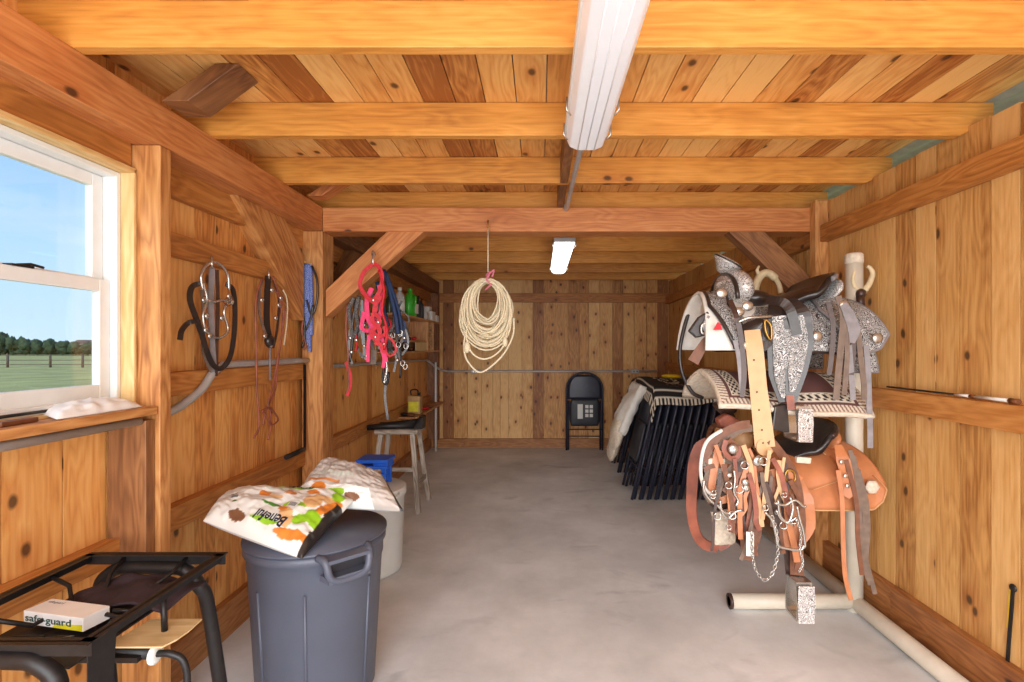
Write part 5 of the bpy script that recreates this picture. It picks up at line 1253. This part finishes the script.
# bridles over the saddle front
t = thing('brown_bridle', P(740,480,2.2), 'tangle of brown leather bridle straps draped over the pommel of the tan saddle', 'bridle')
for pts, w, mat, dy in (([(750,424),(738,426),(722,434),(710,446),(704,462)],.035,'brownl',0),([(752,428),(740,430),(726,440),(716,456),(708,476),(706,492),(712,502)],.03,'taupe',0),
    ([(722,446),(734,450),(746,462),(760,478),(772,492),(784,506)],.03,'taupe',-.02),([(728,440),(744,454),(758,468),(772,480),(784,490),(793,506)],.03,'brownl',-.03),
    ([(718,450),(714,470),(712,490),(720,500),(728,498)],.03,'orangel',-.01),([(742,460),(730,470),(722,480),(716,498)],.028,'taupe',-.02),([(744,462),(734,480),(724,492)],.025,'brownl',-.03),
    ([(738,462),(740,490),(742,515),(744,532)],.022,'dkl',-.03),([(748,470),(752,495),(750,520),(746,535)],.03,'redl',-.02),([(760,500),(766,490),(764,508),(756,520),(752,540),(754,556)],.035,'brownl',-.02),
    ([(770,440),(782,455),(792,470),(798,490),(800,510)],.035,'brownl',-.02),([(776,462),(782,480),(786,500),(788,520),(794,545),(797,562)],.025,'orangel',-.04),([(790,480),(800,500),(803,520),(801,545),(797,570)],.022,'brownl',-.04),
    ([(704,470),(712,466),(724,466)],.02,'brownl',-.01),([(726,440),(724,450),(730,458),(738,456),(738,446)],.02,'redl',-.03)):
    rib('strap', mat, pts, w, 2.18+dy, t, (-.2,-1,.1), .006)
for p, r in (((733,449),.022),((758,461),.024),((745,482),.016),((746,488),.016),((729,475),.012),((790,500),.012)):
    b = MB(); b.lathe([(r,0),(r*.9,.006),(r*.4,.010),(0,.008)], P(p[0],p[1],2.13), Matrix.Rotation(PI/2,3,'X'), 16); b.build('concho', M['steel'], t)
b = MB(); b.box(P(706,460,2.2).x, P(723,460,2.2).x, 2.17, 2.22, P(706,466,2.2).z, P(706,457,2.2).z); b.build('pale_handle', M['rackpipe'], t, bevel=.008)
for pts in ([(734,470),(735,480),(734,492),(738,500),(736,506)],[(720,500),(722,512),(728,518),(735,512),(742,510)],[(704,480),(704,490),(710,500),(718,506),(724,512),(732,514)]):
    b = MB(); b.tube(catmull([P(a,c,2.13) for a,c in pts],5), .006, 6); b.build('bit', M['steel'], t)
b = MB(); b.tube(catmull([P(a,c,2.16) for a,c in ((722,430),(708,440),(702,455),(701,475),(706,490),(716,496))],5), .008, 7); b.build('white_rope_edge', M['padw'], t)
b = MB(); b.ell(P(714,470,2.24),(.045,.012,.07),wob=.3); b.build('white_panel', M['padw'], t)
t = thing('curb_bridle', P(780,520,2.1), 'silver curb bit with chain reins hanging in front of the tan saddle', 'bit')
for pts, r in (([(775,503),(785,505),(795,500),(803,506),(806,506)],.006),([(790,497),(793,507),(790,520),(786,523)],.006),([(778,500),(780,515),(788,522),(797,517)],.005),
    ([(797,506),(800,520),(803,530),(805,545),(803,548)],.0055),([(776,510),(782,520),(794,525)],.004),([(765,512),(772,520),(776,535),(778,545),(785,548),(800,550),(804,545)],.006)):
    b = MB(); b.tube(catmull([P(a,c,2.08) for a,c in pts],5), r, 6); b.build('bit_shank', M['steel'], t)
def chain(pts, r, Y, par, name='chain', n=26):
    cc = catmull([P(a,c,Y) for a,c in pts], 12); L = [0]
    for k in range(1, len(cc)): L.append(L[-1]+(cc[k]-cc[k-1]).length)
    b = MB()
    for k in range(n):
        s_ = L[-1]*(k+.5)/n; i = max(j for j in range(len(L)) if L[j] <= s_); i = min(i, len(cc)-2); q = (s_-L[i])/(L[i+1]-L[i]+1e-9); c = cc[i].lerp(cc[i+1], q); d = (cc[i+1]-cc[i]).normalized()
        up = d.orthogonal().normalized(); up = Matrix.Rotation((k % 2)*PI/2+.6, 3, d) @ up; h = L[-1]/n*.72
        b.tube([c+d*h*math.cos(a)+up*h*.55*math.sin(a) for a in [2*PI*j/10 for j in range(10)]], r, 5, closed=True)
    return b.build(name, M['steel'], par)
chain([(752,532),(752,548),(755,568),(764,580),(772,574),(777,558),(778,546),(776,530),(772,516)], .0022, 2.08, t, n=34)
chain([(797,520),(801,535),(800,550),(803,562),(799,572)], .002, 2.075, t, n=22)
rib('tassel_tag','label_w',[(750,532),(750,545),(750,556)],.03,2.09,t)

# ---------------------------------------------------------------- things on the right wall
t = thing('riding_whip', (1.612,1.9,1.10), 'thin whip with white shaft and brown butt lying on top of the right wall girt', 'whip')
z0 = 1.101
def wy(px): return F*1.618/(px-CX)
for a, c, mat, r in ((887,960,'black',.004),(955,971,'label_w',.0055),(970,976,'brownl',.007),(976,1011,'label_w',.0065),(1010,1019,'brownl',.010)):
    b = MB(); b.tube([(1.618,wy(a),z0+.004),(1.618,wy(c),z0+.004)], r, 8); b.build('shaft' if mat != 'brownl' else 'grip', M[mat], t)
t = thing('bungee_strap', W(1010,630,1.64), 'black and yellow strap hanging from a knot hole low on the right wall', 'strap')
b = MB(); b.ribbon([W(1011,590,1.643),W(1010,610,1.643),W(1008.5,628,1.643)], .012, .004, (-1,0,0)); b.build('yellow_end', M['yellow2'], t)
b = MB(); b.ribbon([W(1013,588,1.64),W(1011.5,610,1.64),W(1009,640,1.64),W(1007,670,1.64)], .012, .004, (-1,0,0)); b.build('black_band', M['black'], t)
b = MB(); b.ell(W(1013,588,1.643),(.006,.014,.014)); b.build('hook_end', M['black'], t)

# extra rein lengths and fittings of the draped bridle
r8 = random.Random(21)
t = thing('rein_bundle', P(750,480,2.12), 'bundle of thin reins and thongs with small rings, in front of the draped brown bridle', 'reins')
for k in range(22):
    x0 = r8.uniform(712, 785); y0 = r8.uniform(440, 475)+max(0, (x0-750))*.5; pp = [(x0, y0)]; dx = r8.uniform(-4, 6)
    for q in range(4): pp.append((pp[-1][0]+dx+r8.uniform(-4,4), pp[-1][1]+r8.uniform(9,24)))
    b = MB(); Yk = 2.135+r8.uniform(-.02,.02)
    b.ribbon([P(a,c,Yk) for a,c in pp], r8.choice([.012,.016,.02]), .004, (-.2,-1,.1)); b.build('rein', M[['brownl','tanl','dkl','orangel','redl','taupe'][k % 6]], t)
for k in range(14):
    c = P(r8.uniform(712,800), r8.uniform(455,530), 2.11); b = MB(); rr_ = r8.uniform(.010,.018)
    b.tube([c+V((rr_*math.cos(a),.004*math.sin(2*a),rr_*math.sin(a))) for a in [2*PI*j/12 for j in range(12)]], .003, 5, closed=True); b.build('ring', M['steel'], t)
